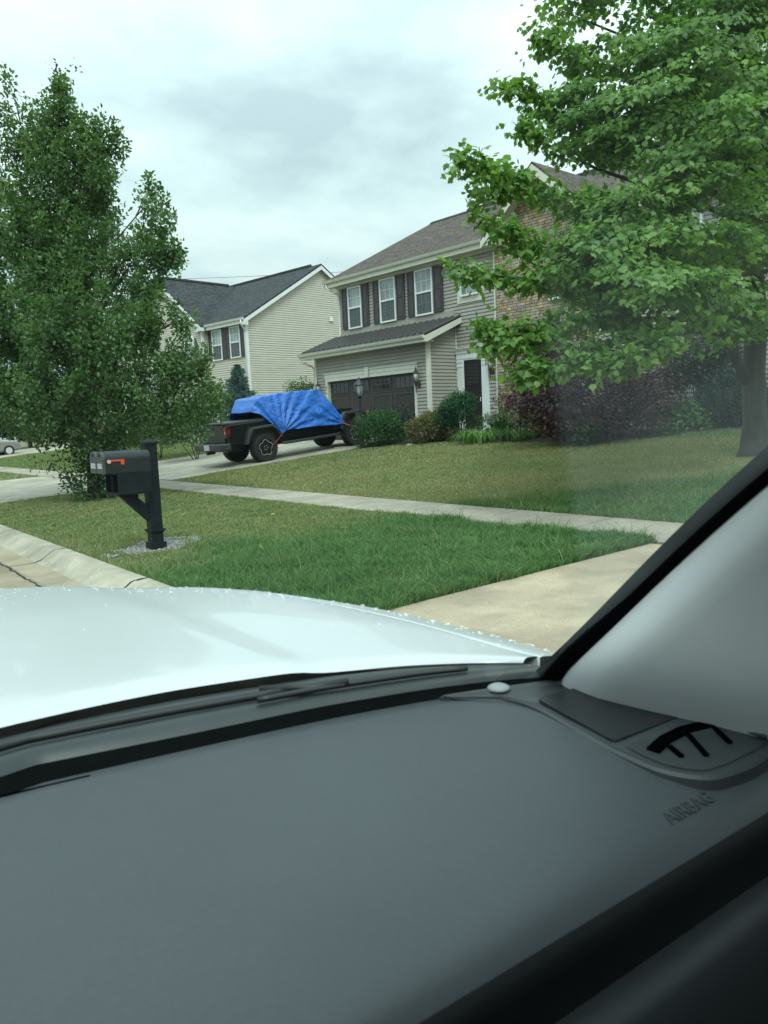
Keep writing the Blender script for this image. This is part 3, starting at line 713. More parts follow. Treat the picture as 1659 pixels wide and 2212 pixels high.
fd = MB(); fd.box((XF-.05, D0+.04, 1.30), (XF-.02, D1-.04, 3.58)); fd.cm = 1
fd.box((XF-.065, D0, 1.28), (XF-.045, D0+.05, 3.62)); fd.box((XF-.065, D1-.05, 1.28), (XF-.045, D1, 3.62)); fd.box((XF-.065, D0+.05, 3.57), (XF-.045, D1-.05, 3.62))
fd.cm = 2; fd.box((XF-.062, D0+.16, 2.75), (XF-.052, D1-.16, 3.42))
for k in range(1, 5): z = 2.75+.67*k/5; fd.box((XF-.058, D0+.16, z-.006), (XF-.064, D1-.16, z+.006))
fdo = B(fd, 'front_door', [MT['storm'], MT['white'], MT['glassdark']])
hd = MB(); hd.tube([(XF-.06, D0+.09, 2.32), (XF-.10, D0+.09, 2.32), (XF-.10, D0+.09, 2.20)], .012, 6); B(hd, 'handle', MT['trim'], fdo)
lantern(h1, OF, tY, nX, 16.55, 3.2, True, 1.15)
ss = MB(); ss.box((XF-.9, 16.5, 1.0), (XF-.0, 18.1, 1.20)); B(ss, 'door_step', MT['concrete'])

# ---------------------------------------------------------------- house 2 (cream siding, charcoal roof)
A5 = rad(5)
h2 = thing('house', (20.97, 34.0, 1.1), 'cream sided house with charcoal shingle roof and arched window, beyond the tarped truck', 'house', rot=(0, 0, A5))
ex, ey = np.array([1.0, 0, 0]), np.array([0, 1.0, 0])
B2 = lambda mb, name, m, parent=h2, **k: mb.build(name, m, parent, **k)
w = MB(); RX, RZ, EV, DEP = 5.05, 9.20, 6.02, 10.1; sl2 = (RZ-EV)/(RX+.3)
topz = lambda x: min(EV+(x+.3)*sl2, RZ-(x-RX)*sl2)-.08
siding(w, (0, 0, 0), ex, -ey, -.4, RZ-.12, lambda z: max(0, (z+.08-EV)/sl2-.3) if z > EV else 0, lambda z: min(DEP, DEP+.3-(z+.08-EV)/sl2) if z > EV+.2 else DEP)
siding(w, (0, 0, 0), ey, -ex, -.4, EV-.05, 0, 3.36)
siding(w, (-.35, 0, 0), ey, -ex, -.4, RZ-.2, lambda z: 3.36 if z < EV else 3.36+(z-EV)/.76, lambda z: 10.85 if z < EV else 10.85-(z-EV)/.76)
siding(w, (0, 3.36, 0), ex, -ey, -.4, EV-.05, -.35, 0)
w.quad((DEP, 0, -.4), (DEP, 0, EV), (DEP, 13, EV), (DEP, 13, -.4)); w.quad((0, 13, -.4), (0, 13, EV), (0, 10.85, EV), (0, 10.85, -.4)); w.quad((0, 13, -.4), (DEP, 13, -.4), (DEP, 13, EV), (0, 13, EV))
B2(w, 'wall', MT['siding2'])
rf = MB()
roof_slab(rf, [(-.3, -.25, EV), (-.3, 13.2, EV), (RX, 13.2, RZ), (RX, -.25, RZ)][::-1])
roof_slab(rf, [(RX, -.25, RZ), (RX, 13.2, RZ), (DEP+.3, 13.2, EV), (DEP+.3, -.25, EV)][::-1])
wy, wz, wsl = 7.1, 9.04, .76; wye = (wz-EV)/wsl
for sgn in (1, -1):
    q = [(-.62, wy, wz), (-.62, wy+sgn*wye, EV), (-.3, wy+sgn*wye, EV), ((wz-EV)/sl2-.3+.0, wy, wz)]
    roof_slab(rf, q if sgn > 0 else q[::-1], .07)
ro2 = B2(rf, 'roof', MT['roof2'])
rv = MB(); rv.tube([(RX, .6, RZ+.03), (RX, 12.4, RZ+.03)], .085, 6); rv.tube([(0, wy, wz+.03), (4.2, wy, wz+.03)], .085, 6); B2(rv, 'ridge_vent', MT['roof2'], ro2)
tr = MB()
for x0, z0_, x1, z1_ in ((-.3, EV, RX, RZ), (RX, RZ, DEP+.3, EV)):
    tr.prism([(x0, -.255, z0_-.10), (x1, -.255, z1_-.10), (x1, -.255, z1_-.30), (x0, -.255, z0_-.30)], (0, .03, 0))
    tr.prism([(x0, -.22, z0_-.12), (x1, -.22, z1_-.12), (x1, -.22, z1_-.14), (x0, -.22, z0_-.14)], (0, .24, 0))
tr.box((-.3, -.24, EV-.35), (-.02, .0, EV-.12))
tr.box((-.29, -.2, EV-.27), (-.26, 3.1, EV-.10)); tr.box((-.26, -.2, EV-.26), (.0, 3.3, EV-.24))
for sgn in (1, -1):
    q = [(-.635, wy, wz-.072), (-.635, wy+sgn*wye, EV-.072), (-.635, wy+sgn*wye, EV-.27), (-.635, wy, wz-.30)]
    tr.prism(q if sgn < 0 else q[::-1], (.03, 0, 0))
    a, b_ = sorted((wy+sgn*(wye-.6), wy+sgn*wye)); tr.box((-.6, a, EV-.30), (-.35, b_, EV-.12))
B2(tr, 'fascia', MT['white'])
gt = MB(); gutter(gt, (-.3, -.25, EV), (-.3, 3.15, EV), (-1, 0, 0)); B2(gt, 'gutter', MT['white'])
dsp = MB(); dsp.tube([(-.36, -.1, EV-.1), (-.36, -.1, EV-.3), (-.1, .0, EV-.55), (-.06, .06, EV-.7), (-.06, .06, -.3)], .04, 8); B2(dsp, 'downspout', MT['white'], smooth=True)
for a_, b_ in (((-.036, -.036, -.4), (.1, .1, EV-.26)), ((-.386, 3.325, -.4), (-.27, 3.46, EV-.12))): cp = MB(); cp.box(a_, b_); B2(cp, 'corner_post', MT['white'])
O2, Ow = np.array([-.012, 0, 0]), np.array([-.362, 0, 0])
for a0, a1 in ((2.05, 2.92), (.46, 1.33)): window(h2, O2, ey, -ex, a0, a1, 4.15, 5.72, False)
for a0, a1 in ((2.94, 3.24), (1.70, 2.02), (1.36, 1.68), (.10, .43)): shutter(h2, O2, ey, -ex, a0, a1, 4.17, 5.72, False)
window(h2, O2, ey, -ex, 1.9, 2.75, .6, 2.3, False); window(h2, O2, ey, -ex, .5, 1.35, .6, 2.3, False)
# arched window on the wing
ac, aw, az0, az1 = 4.62, .40, 3.4, 5.25
def archpts(r, n=14): return [(ac + r*math.cos(a), az1 + r*math.sin(a)) for a in np.linspace(0, math.pi, n)]
am = MB(); o_, i_ = archpts(aw+.10), archpts(aw)
for k in range(len(o_)-1):
    P = lambda q, d: (Ow[0]-d, q[0], q[1])
    am.hexa([P(i_[k], 0), P(o_[k], 0), P(o_[k+1], 0), P(i_[k+1], 0), P(i_[k], .06), P(o_[k], .06), P(o_[k+1], .06), P(i_[k+1], .06)])
am.obox(Ow, ey, -ex, ac-aw-.1, ac-aw, az0, az1, 0, .06); am.obox(Ow, ey, -ex, ac+aw, ac+aw+.1, az0, az1, 0, .06); am.obox(Ow, ey, -ex, ac-aw-.1, ac+aw+.1, az0-.1, az0, 0, .06)
am.obox(Ow, ey, -ex, ac-.05, ac+.05, az1+aw+.0, az1+aw+.16, 0, .08)
awo = B2(am, 'window', MT['white'], label='arched window')
pn = MB(); pn.face([(Ow[0]-.03, ac-aw, az0), (Ow[0]-.03, ac+aw, az0)] + [(Ow[0]-.03, q[0], q[1]) for q in i_][0:] if False else [(Ow[0]-.03, q[0], q[1]) for q in [(ac+aw, az0)] + i_ + [(ac-aw, az0)]])
pn.cm = 1
for k in range(1, 4): a = math.pi*k/4; pn.tube([(Ow[0]-.036, ac, az1), (Ow[0]-.036, ac+aw*math.cos(a), az1+aw*math.sin(a))], .011, 4)
pn.obox(Ow, ey, -ex, ac-aw, ac+aw, az1-.025, az1+.025, .02, .05); pn.obox(Ow, ey, -ex, ac-aw, ac+aw, 4.3, 4.34, .02, .05)
for x in (-.13, .13): pn.obox(Ow, ey, -ex, ac+x-.01, ac+x+.01, az0, az1, .028, .04)
B2(pn, 'pane', [MT['glassup'], MT['white']], awo)
shm = MB(); shm.prism([(Ow[0]-.03, 3.74, 3.4), (Ow[0]-.03, 4.08, 3.4), (Ow[0]-.03, 4.08, 5.5), (Ow[0]-.03, 3.97, 5.42), (Ow[0]-.03, 3.84, 5.2), (Ow[0]-.03, 3.74, 4.95)], (.03, 0, 0)); B2(shm, 'shutter', MT['shutter'])
shm = MB(); shm.prism([(Ow[0]-.03, 5.16, 3.4), (Ow[0]-.03, 5.50, 3.4), (Ow[0]-.03, 5.5, 4.95), (Ow[0]-.03, 5.4, 5.2), (Ow[0]-.03, 5.27, 5.42), (Ow[0]-.03, 5.16, 5.5)], (.03, 0, 0)); B2(shm, 'shutter', MT['shutter'])
bx = MB(); bx.box((5.65, -.10, 6.22), (5.87, -.01, 6.44)); B2(bx, 'vent_hood', MT['white'], bevel=.01)
tag(MB().tube([(20, 62, 13.1), (34, 44, 12.2), (48, 26, 12.4), (62, 8, 13.4)], .014, 5).build('overhead_wire', MT['black']), 'thin overhead wire strung high between the two houses', 'wire')

# ================================================================== TRUCK, TARP, CORDS
MT['tpaint'] = mat('black truck paint', (0.006, 0.007, 0.008), 0.28, 0.1, 3, coat=0.15)
MT['tplastic'] = mat('textured dark grey plastic', (0.030, 0.034, 0.036), 0.55, 0.15, 20)
MT['tyre'] = mat('tyre rubber', (0.014, 0.014, 0.015), 0.8, 0.2, 20)
MT['rim'] = mat('black wheel', (0.008, 0.008, 0.009), 0.35, 0.1, 10)
MT['silver'] = mat('machined metal', (0.62, 0.64, 0.65), 0.35, 0.08, 20, metal=0.2)
MT['redlens'] = mat('red lens', (0.22, 0.012, 0.012), 0.2, 0.15, 10, spec=0.7)
MT['whitelens'] = mat('pale lens', (0.55, 0.42, 0.42), 0.2, 0.1, 10, spec=0.7)
MT['orange'] = mat('orange plastic', (0.75, 0.13, 0.02), 0.4, 0.1, 10)
MT['plate'] = mat('white number plate', (0.62, 0.66, 0.68), 0.45, 0.05, 10)
MT['wornplate'] = mat('blurred number plate', (0.25, 0.30, 0.32), 0.45, 0, 26, col2=(.66, .70, .72))
MT['grey'] = mat('dark grey lettering', (0.20, 0.17, 0.17), 0.4, 0.1, 10)
tm_, tt_, tb_, to_ = newmat('blue woven tarp')
MT['tarp'] = mat('blue poly tarp', (0.020, 0.14, 0.53), 0.40, 0.18, 2.2, bump=1.0, bscale=20, spec=0.5, bdist=0.02)
TSL = math.atan(.0865)
tk = thing('pickup_truck', (12.6, 20.6, .63), 'black pickup truck with a blue tarp over its cab, parked on the driveway', 'pickup truck', rot=(0, -TSL, 0))
T_ = lambda mb, name, m, parent=tk, **k: mb.build(name, m, parent, **k)
b = MB()                                                # bed, cab lower body, hood
b.prism([(-1.14, -.80, .66), (-1.14, -.80, 1.22), (.44, -.80, 1.25), (.44, -.80, .60), (-.5, -.80, .60)][::-1], (0, 1.60, 0))
b.prism([(.47, -.79, .56), (.47, -.79, 1.27), (2.25, -.77, 1.27), (2.45, -.74, 1.22), (2.5, -.74, .60)][::-1], (0, 1.56, 0))
b.prism([(2.4, -.60, .7), (2.4, -.60, 1.26), (3.0, -.58, 1.27), (3.7, -.54, 1.23), (3.88, -.52, 1.14), (3.92, -.52, .72)][::-1], (0, 1.16, 0))
b.hexa([(.52, -.74, 1.26), (2.3, -.74, 1.26), (2.3, .74, 1.26), (.52, .74, 1.26), (.62, -.62, 1.84), (1.95, -.62, 1.85), (1.95, .62, 1.85), (.62, .62, 1.84)])
b.box((-1.0, -.5, .42), (3.9, .5, .66))
T_(b, 'body', MT['tpaint'], bevel=.03)
c = MB(); c.box((-1.13, -.77, 1.235), (.43, .77, 1.285)); c.box((-1.12, -.80, 1.225), (.43, -.76, 1.262)); c.box((-1.12, .76, 1.225), (.43, .80, 1.262)); T_(c, 'bed_cover', MT['tplastic'], bevel=.012)
c = MB(); c.box((-1.185, -.67, .71), (-1.142, .67, 1.215)); c.box((-1.195, -.66, 1.10), (-1.184, .66, 1.205)); c.box((-1.192, -.3, .73), (-1.184, .3, .76)); tg = T_(c, 'tailgate', MT['tpaint'], bevel=.008)
c = MB(); c.box((-1.205, -.13, 1.10), (-1.194, .13, 1.19)); c.box((-1.215, -.10, 1.115), (-1.204, .10, 1.155)); T_(c, 'handle', MT['tplastic'], tg)
text_mesh('Jeep', .19, (-1.19, .02, .99), (0, -1, 0), (0, 0, 1), MT['grey'], 'lettering', tg, .006, world=False, sx=1.15)
for s in (-1, 1):
    c = MB(); c.box((-1.19, s*.675, .84), (-1.13, s*.815, 1.17)); tl = T_(c, 'tail_light', MT['black'], bevel=.01)
    l = MB(); l.box((-1.197, s*.70, .88), (-1.188, s*.80, 1.14)); l.box((-1.15, s*.81, .93), (-1.06, s*.818, 1.10)); l.cm = 1; l.box((-1.199, s*.725, .98), (-1.196, s*.775, 1.04)); T_(l, 'lens', [MT['redlens'], MT['whitelens']], tl)
c = MB(); c.prism([(-1.2, .93, .50), (-1.42, .80, .50), (-1.45, .0, .50), (-1.42, -.80, .50), (-1.2, -.93, .50), (-1.12, -.9, .50), (-1.12, .9, .50)], (0, 0, .2)); bp_ = T_(c, 'rear_bumper', MT['tplastic'], bevel=.03)
c = MB(); c.box((-1.46, -.05, .40), (-1.2, .05, .50)); T_(c, 'tow_hitch', MT['black'], bp_)
c = MB(); c.box((-1.462, -.17, .53), (-1.444, .13, .69)); np_ = T_(c, 'number_plate', MT['wornplate'], bp_)
for s in (-1, 1):
    c = MB(); c.hexa([(-1.44, s*.30, .57), (-1.405, s*.72, .57), (-1.39, s*.72, .57), (-1.42, s*.30, .57), (-1.447, s*.30, .65), (-1.412, s*.72, .65), (-1.39, s*.72, .65), (-1.42, s*.30, .65)]); T_(c, 'bumper_light', MT['redlens'], bp_)
def flare(x0, prof, s):
    c = MB(); y0, y1 = s*.76, s*.97
    out = [(x0+x, z) for x, z in prof]; inn = [(x0+x*.86, z-.075 if i not in (0, len(prof)-1) else z) for i, (x, z) in enumerate(prof)]
    for i in range(len(out)-1):
        a, d, e2, f2 = out[i], out[i+1], inn[i+1], inn[i]
        c.hexa([(f2[0], y0, f2[1]), (e2[0], y0, e2[1]), (e2[0], y1, e2[1]), (f2[0], y1, f2[1]), (a[0], y0, a[1]), (d[0], y0, d[1]), (d[0], y1*.985, d[1]), (a[0], y1*.985, a[1])])
    return T_(c, 'wheel_flare', MT['tplastic'], bevel=.012)
for s in (-1, 1):
    flare(0, [(-.66, .60), (-.54, .92), (-.40, 1.07), (.36, 1.09), (.52, .98), (.66, .66)], s)
    fo = flare(3.487, [(-.62, .62), (-.50, .98), (-.36, 1.14), (.42, 1.15), (.58, 1.04), (.64, .86)], s)
    c = MB(); c.box((4.0, s*.972, 1.03), (4.09, s*.955, 1.09)); T_(c, 'side_marker', MT['orange'], fo)
    c = MB(); c.tube([(.62, s*.84, .50), (.75, s*.90, .47), (2.75, s*.90, .47), (2.9, s*.84, .50)], .045, 8); T_(c, 'side_step', MT['tplastic'], smooth=True)
    c = MB(); c.prism([(-.45, s*.78, .66), (-.36, s*.78, .98), (.34, s*.78, .98), (.48, s*.78, .66)], (0, s*.03, 0)); T_(c, 'wheel_arch', MT['black'])
c = MB(); c.prism([(3.95, .92, .55), (4.32, .75, .55), (4.32, -.75, .55), (3.95, -.92, .55)][::-1], (0, 0, .2)); T_(c, 'front_bumper', MT['tplastic'], bevel=.03)
def wheel(parent, cx, cy, r, wdt, s, star=True, rimmat=None):
    w_ = MB(); h = wdt/2
    w_.lathe([(r*.60, -h*.85), (r*.66, -h), (r*.90, -h), (r*.985, -h*.80), (r, -h*.5), (r, h*.5), (r*.985, h*.80), (r*.90, h), (r*.66, h), (r*.60, h*.85)], (cx, cy, r), 'Y', 40)
    for k in range(44):
        a = 2*math.pi*k/44; ca, sa = math.cos(a), math.sin(a)
        for (q0, q1, off) in ((-h*.98, -h*.35, 0), (-h*.2, h*.2, .5), (h*.35, h*.98, 0)):
            a2 = a+off*math.pi/22; ca, sa = math.cos(a2), math.sin(a2); tx = np.array([-sa, 0, ca]); rx = np.array([ca, 0, sa]); C = np.array([cx, cy, r])
            P = lambda u, d, rr: C + tx*u + rx*rr + np.array([0, d, 0])
            u = r*.045; w_.hexa([P(-u, q0, r*.975), P(u, q0, r*.975), P(u, q1, r*.975), P(-u, q1, r*.975), P(-u, q0, r*1.012), P(u, q0, r*1.012), P(u, q1, r*1.012), P(-u, q1, r*1.012)])
    wo2 = w_.build('wheel', MT['tyre'], parent)
    rm = MB(); yo = cy + s*h*.72
    prof = [(r*.62, s*h*.97-s*.0), (r*.60, s*h*.80), (r*.52, s*h*.55), (r*.2, s*h*.62), (r*.12, s*h*.75), (.005, s*h*.76)]
    rm.lathe([(a, c_) for a, c_ in prof], (cx, cy, r), 'Y', 32)
    for k in range(5):
        a = 2*math.pi*k/5+.3; d = np.array([math.cos(a), 0, math.sin(a)]); t_ = np.array([-math.sin(a), 0, math.cos(a)]); C = np.array([cx, cy, r])
        q = [C+d*r*.12+t_*r*.08, C+d*r*.56+t_*r*.13, C+d*r*.56-t_*r*.13, C+d*r*.12-t_*r*.08]
        rm.prism([p_+np.array([0, s*h*.60, 0]) for p_ in q], (0, s*h*.28, 0))
    rmo = rm.build('rim', rimmat or MT['rim'], wo2)
    if star:
        stt = MB(); pts = []
        for k in range(61):
            a = 2*math.pi*k/60+.3; q = .5+.5*math.cos(5*a-1.5); rr = r*(.44+.13*(q**.6))
            pts.append((cx+rr*math.cos(a), cy+s*h*.92, r+rr*math.sin(a)))
        stt.tube(pts, r*.021, 6, cap=False)
        for k in range(5):
            a = 2*math.pi*k/5; stt.lathe([(.012, 0), (.012, s*.02)], (cx+r*.15*math.cos(a), cy+s*h*.86, r+r*.15*math.sin(a)), 'Y', 8)
        stt.build('rim_edge', MT['silver'], wo2)
    return wo2
for x in (0, 3.487):
    for s in (-1, 1): wheel(tk, x, s*.80, .42, .29, s)
for x in (0, 3.487): c = MB(); c.tube([(x, -.7, .42), (x, .7, .42)], .06, 8); T_(c, 'axle', MT['black'])
c = MB(); c.tube([(2.42, -.72, 1.25), (2.36, -.76, 1.5), (2.2, -.78, 2.12)], .008, 5); T_(c, 'antenna', MT['grey'])

# tarp (a thing of its own, lying on the cab)
tw = lambda p: np.array(tk.location) + np.array(Matrix.Rotation(-TSL, 3, 'Y') @ Vector(p))
hemR = [(.08, -.80, 1.40), (.60, -1.0, .76), (.80, -.97, .84), (1.8, -.95, .83), (3.0, -.985, .77), (3.08, -.93, .85)]
roofR = [(-.14, -.52, 1.50), (.12, -.66, 1.88), (.6, -.69, 1.94), (1.4, -.69, 1.95), (2.40, -.67, 1.94), (2.78, -.64, 1.48)]
roofL = [(-.16, .52, 1.50), (.12, .66, 1.88), (.6, .69, 1.94), (1.4, .69, 1.95), (2.40, .67, 1.94), (2.78, .64, 1.48)]
hemL = [(-.12, .72, 1.32), (.4, .93, 1.05), (.80, .95, .95), (1.8, .95, .9), (2.8, .97, .85), (3.0, .93, .9)]
NS, NV = 130, 120
par = [0, .16, .25, .55, .88, 1.0]
def crv(cp, s): cp = np.array(cp); return np.stack([np.interp(s, par, cp[:, k]) for k in range(3)], 1)
S = np.linspace(0, 1, NS); CR, RR_, RL_, CL = [crv(q, S) for q in (hemR, roofR, roofL, hemL)]
for k in (RR_, RL_):
    for it in range(1): k[1:-1] = .25*k[:-2]+.5*k[1:-1]+.25*k[2:]
rows = []
t1, t2 = np.array([.60, .76]), np.array([3.0, .77])
for i in range(NS):
    r_ = []
    for j in range(NV):
        v = j/(NV-1)
        if v < .42: a = v/.42; p = CR[i]*(1-a)+RR_[i]*a; side = -1; e_ = math.sin(a*math.pi)
        elif v < .58: a = (v-.42)/.16; p = RR_[i]*(1-a)+RL_[i]*a; side = 0; e_ = math.sin(a*math.pi)
        else: a = 1-(v-.58)/.42; p = CL[i]*(1-a)+RL_[i]*a; side = 1; e_ = math.sin(a*math.pi)
        p = p.copy()
        n1_ = float(fbm(p[0]+3*side, p[2]+p[1], .35, 50))-.5; n2_ = float(fbm(p[0], p[2]+2*p[1], .12, 60))-.5
        if side == 0: p[2] += .015*math.sin(S[i]*40+4*n1_) - .03*e_*(.4+n1_) + .02*n2_
        else:
            wr = 0
            for tq, fr in ((t1, 23), (t2, 17)):
                d = np.array([p[0], p[2]])-tq; dd = np.hypot(*d); ph = math.atan2(d[1], d[0])
                fo_ = math.sin(ph*fr+3.5*n1_); wr += (abs(fo_)**.7*np.sign(fo_))*.042*min(dd/.35, 1)*math.exp(-dd*.75)
            p[1] += side*(.05*e_ + wr + .05*n1_*min(1, a*3+.3) + .03*n2_)
            if a < .3: p[2] += .05*n1_*(.3-a)/.3
        r_.append(tw(p))
    rows.append(r_)
tb2 = MB(); tb2.grid(rows)
tag(tb2.build('tarp', MT['tarp'], smooth=True, solid=.004), 'crumpled blue tarpaulin draped over the cab of the black truck', 'tarpaulin')
bc = MB(); bc.tube([tw((.61, -1.0, .77)), tw((.40, -1.01, .60)), tw((.17, -.98, .43)), tw((.13, -.96, .36)), tw((.18, -.96, .33))], .011, 6)
tag(bc.build('bungee_cord', mat('red cord', (.30, .03, .03), .6, .1, 20), smooth=True), 'red bungee cord from the tarp corner to the rear wheel', 'bungee cord')
bc = MB(); bc.tube([tw((3.0, -.99, .78)), tw((3.12, -1.0, .73)), tw((3.24, -.99, .70))], .012, 6); bc.lathe([(.03, -.01), (.03, .01)], tw((2.86, -.985, .86)), 'Y', 8)
tag(bc.build('bungee_cord', MT['orange'], smooth=True), 'short orange cord at the front corner of the blue tarp', 'bungee cord')

# ================================================================== MAILBOX
PX, PY = 4.13, 9.12; PZ = float(gz(PX, PY))-.02
mbx = thing('mailbox_post', (PX, PY, PZ), 'black wooden post with twin mailboxes and newspaper slots, standing in white pebbles', 'mailbox', rot=(0, 0, rad(-3)))
K = lambda mb, name, m, parent=mbx, **k: mb.build(name, m, parent, **k)
p = MB(); p.box((-.075, -.075, -.1), (.075, .075, 1.345)); K(p, 'post', MT['blackpaint'], bevel=.006)
p = MB(); p.box((-.088, -.088, 1.335), (.088, .088, 1.36)); p.face([(-.085, -.085, 1.3601), (.085, -.085, 1.3601), (0, 0, 1.41)]); p.face([(.085, -.085, 1.3601), (.085, .085, 1.3601), (0, 0, 1.41)]); p.face([(.085, .085, 1.3601), (-.085, .085, 1.3601), (0, 0, 1.41)]); p.face([(-.085, .085, 1.3601), (-.085, -.085, 1.3601), (0, 0, 1.41)]); K(p, 'post_cap', MT['blackpaint'])
p = MB(); p.box((-.098, -.098, -.05), (.098, .098, .12)); K(p, 'post_base', MT['blackpaint'], bevel=.005); p = MB(); p.box((-.1, -.1, .255), (.1, .1, .28)); p.box((-.086, -.086, .235), (.086, .086, .255)); K(p, 'post_collar', MT['blackpaint'], bevel=.005)
p = MB(); p.prism([(-.44, -.06, .765), (-.44, -.06, .735), (-.40, -.06, .715), (-.075, -.06, .38), (-.075, -.06, .565), (-.20, -.06, .69), (-.20, -.06, .765)], (0, .12, 0)); K(p, 'brace', MT['blackpaint'], bevel=.004)
p = MB(); p.box((-.53, -.225, 1.0), (-.075, .225, 1.02)); K(p, 'shelf', MT['blackpaint']); p = MB(); p.box((-.50, -.215, .75), (-.075, .215, .767)); K(p, 'shelf', MT['blackpaint'])
for s, num in ((-1, '2119'), (1, '2115')):
    cy = s*.118; hw = .104
    nbx = MB()
    for (a0, a1) in ((-hw, -hw+.012), (hw-.012, hw)): nbx.box((-.49, cy+a0, .7675), (-.085, cy+a1, .9995))
    nbx.box((-.12, cy-hw+.012, .7675), (-.085, cy+hw-.012, .9995)); nbx.box((-.49, cy-hw+.0125, .768), (-.12, cy+hw-.0125, .779)); K(nbx, 'newspaper_box', MT['blackpaint'])
    bx = MB(); arc = [(hw*math.cos(a), .155+hw*math.sin(a)*.95) for a in np.linspace(0, math.pi, 15)]
    sec = [(hw, 0)] + arc + [(-hw, 0)]
    R0 = [(-.63, cy+q[0], 1.021+q[1]) for q in sec]; R1 = [(-.08, cy+q[0], 1.021+q[1]) for q in sec]
    bx.prism([(x_, y_, z_) for x_, y_, z_ in R0], (.55, 0, 0)); bo = K(bx, 'mailbox', MT['blackm'] if 'blackm' in MT else MT.setdefault('blackm', mat('black mailbox metal', (.008, .011, .013), .42, .25, 14, bump=.12, bscale=50)))
    dr = MB(); sec2 = [(q[0]*1.05, q[1]*1.03-.004) for q in sec]; dr.prism([(-.655, cy+q[0], 1.021+q[1]) for q in sec2], (.03, 0, 0)); dr.lathe([(.02, -.67), (.014, -.655)], (0, cy, 1.235), 'X', 10)
    do = K(dr, 'mailbox_door', MT.setdefault('mdoor', mat('grey mailbox door', (.045, .05, .048), .5, .25, 20)), bo)
    stx = MB()
    for i in range(4): stx.box((-.658, cy+.082-.042*i-.037, 1.078), (-.6555, cy+.082-.042*i, 1.136))
    so = K(stx, 'number_sticker', MT['plate'], do)
    for i, ch in enumerate(num): text_mesh(ch, .066, (-.659, cy+.082-.042*i-.018, 1.107), (0, -1, 0), (0, 0, 1), MT['black'], 'digit', so, .001, world=False, sx=.8)
    if s < 0:
        fl = MB(); fl.box((-.57, cy-hw-.012, 1.155), (-.40, cy-hw-.006, 1.175)); fl.box((-.442, cy-hw-.012, 1.115), (-.40, cy-hw-.006, 1.155)); flo = K(fl, 'mailbox_flag', mat('red flag plastic', (.62, .075, .02), .4, .1, 20), bo, bevel=.002)
        pv = MB(); pv.lathe([(.022, -.022), (.023, -.005)], (-.582, cy-hw, 1.155), 'Y', 14); K(pv, 'flag_pivot', mat('pink plastic', (.62, .38, .38), .5, .1, 20), flo)

# ================================================================== LAMP POST AND PATH LIGHTS
LX, LY = 15.75, 19.05; LZ = float(gz(LX, LY)); ltop = onD(778, 815, 24.5)[2]
lp = thing('lamp_post', (LX, LY, LZ), 'dark lamp post with glass lantern head rising behind the round dark bush', 'lamp post')
lb = ltop-LZ
p = MB(); p.lathe([(.05, -.1), (.05, .3), (.036, .34), (.036, lb-.78), (.05, lb-.77), (.05, lb-.72), (.03, lb-.70), (.04, lb-.64)], n=12); p.build('pole', MT['lampmetal'], lp, smooth=False)
p = MB(); p.tube([(-.10, .13, lb-.95), (.20, -.26, lb-.95)], .010, 6); p.lathe([(.018, -.01), (.018, .01)], (.2, -.26, lb-.95), 'Z', 8); p.build('ladder_bar', MT['lampmetal'], lp)
lh = MB(); lh.lathe([(.03, lb-.66), (.075, lb-.62), (.085, lb-.60), (.06, lb-.59)], n=12)
lh.lathe([(.165, lb-.245), (.16, lb-.235), (.12, lb-.17), (.075, lb-.11), (.03, lb-.07), (.02, lb-.05), (.03, lb-.035), (.004, lb)], n=12)
for k in range(6):
    a = k*math.pi/3; d = np.array([math.cos(a), math.sin(a), 0]); lh.tube([d*.08+UP*(lb-.60), d*.135+UP*(lb-.46), d*.14+UP*(lb-.32), d*.13+UP*(lb-.24)], .008, 5)
lho = lh.build('lantern_head', MT['lampmetal'], lp)
g = MB(); g.lathe([(.07, lb-.595), (.125, lb-.46), (.132, lb-.33), (.122, lb-.245)], n=12); gm_ = newmat('clear lantern glass')
gt_ = gm_[1].nodes.new('ShaderNodeBsdfTransparent'); gt_.inputs[0].default_value = (.86, .9, .89, 1); gx = gm_[1].nodes.new('ShaderNodeMixShader'); gx.inputs[0].default_value = .35
gm_[2].inputs['Base Color'].default_value = (.5, .56, .55, 1); gm_[2].inputs['Roughness'].default_value = .1
gm_[1].links.new(gt_.outputs[0], gx.inputs[1]); gm_[1].links.new(gm_[2].outputs[0], gx.inputs[2]); gm_[1].links.new(gx.outputs[0], gm_[3].inputs[0])
g.build('lantern_glass', gm_[0], lho, smooth=True)
p = MB(); p.lathe([(.02, lb-.59), (.022, lb-.50), (.045, lb-.44), (.05, lb-.40), (.03, lb-.36), (.004, lb-.35)], n=12); p.build('bulb', MT['bulb'], lho, smooth=True)
pl0 = None
def path_light(x, y, label):
    o = thing('path_light', (x, y, float(gz(x, y))+.01), label, 'garden light', group='low garden lights along the planting bed')
    p = MB(); p.tube([(0, 0, -.05), (0, 0, .20)], .012, 6); p.build('stake', MT['lampmetal'], o)
    h = MB(); h.lathe([(.03, .19), (.055, .21), (.055, .225), (.05, .23)], n=12); h.lathe([(.10, .31), (.095, .325), (.04, .345), (.015, .36), (.003, .362)], n=12)
    for k in range(4): a = k*math.pi/2; h.tube([(.05*math.cos(a), .05*math.sin(a), .22), (.06*math.cos(a), .06*math.sin(a), .32)], .006, 4)
    h.build('lamp_head', MT['lampmetal'], o); q = MB(); q.lathe([(.042, .228), (.05, .312)], n=10); q.build('lamp_glass', MT['lampglass'], o, smooth=True)
q1, q2 = onG(806, 972), onG(913, 962)
path_light(q1[0], q1[1], 'low garden light in front of the round dark bush')
path_light(q2[0], q2[1], 'low garden light in front of the yellowing shrub')
path_light(16.35, 14.3, 'low garden light among the arching daylily leaves')
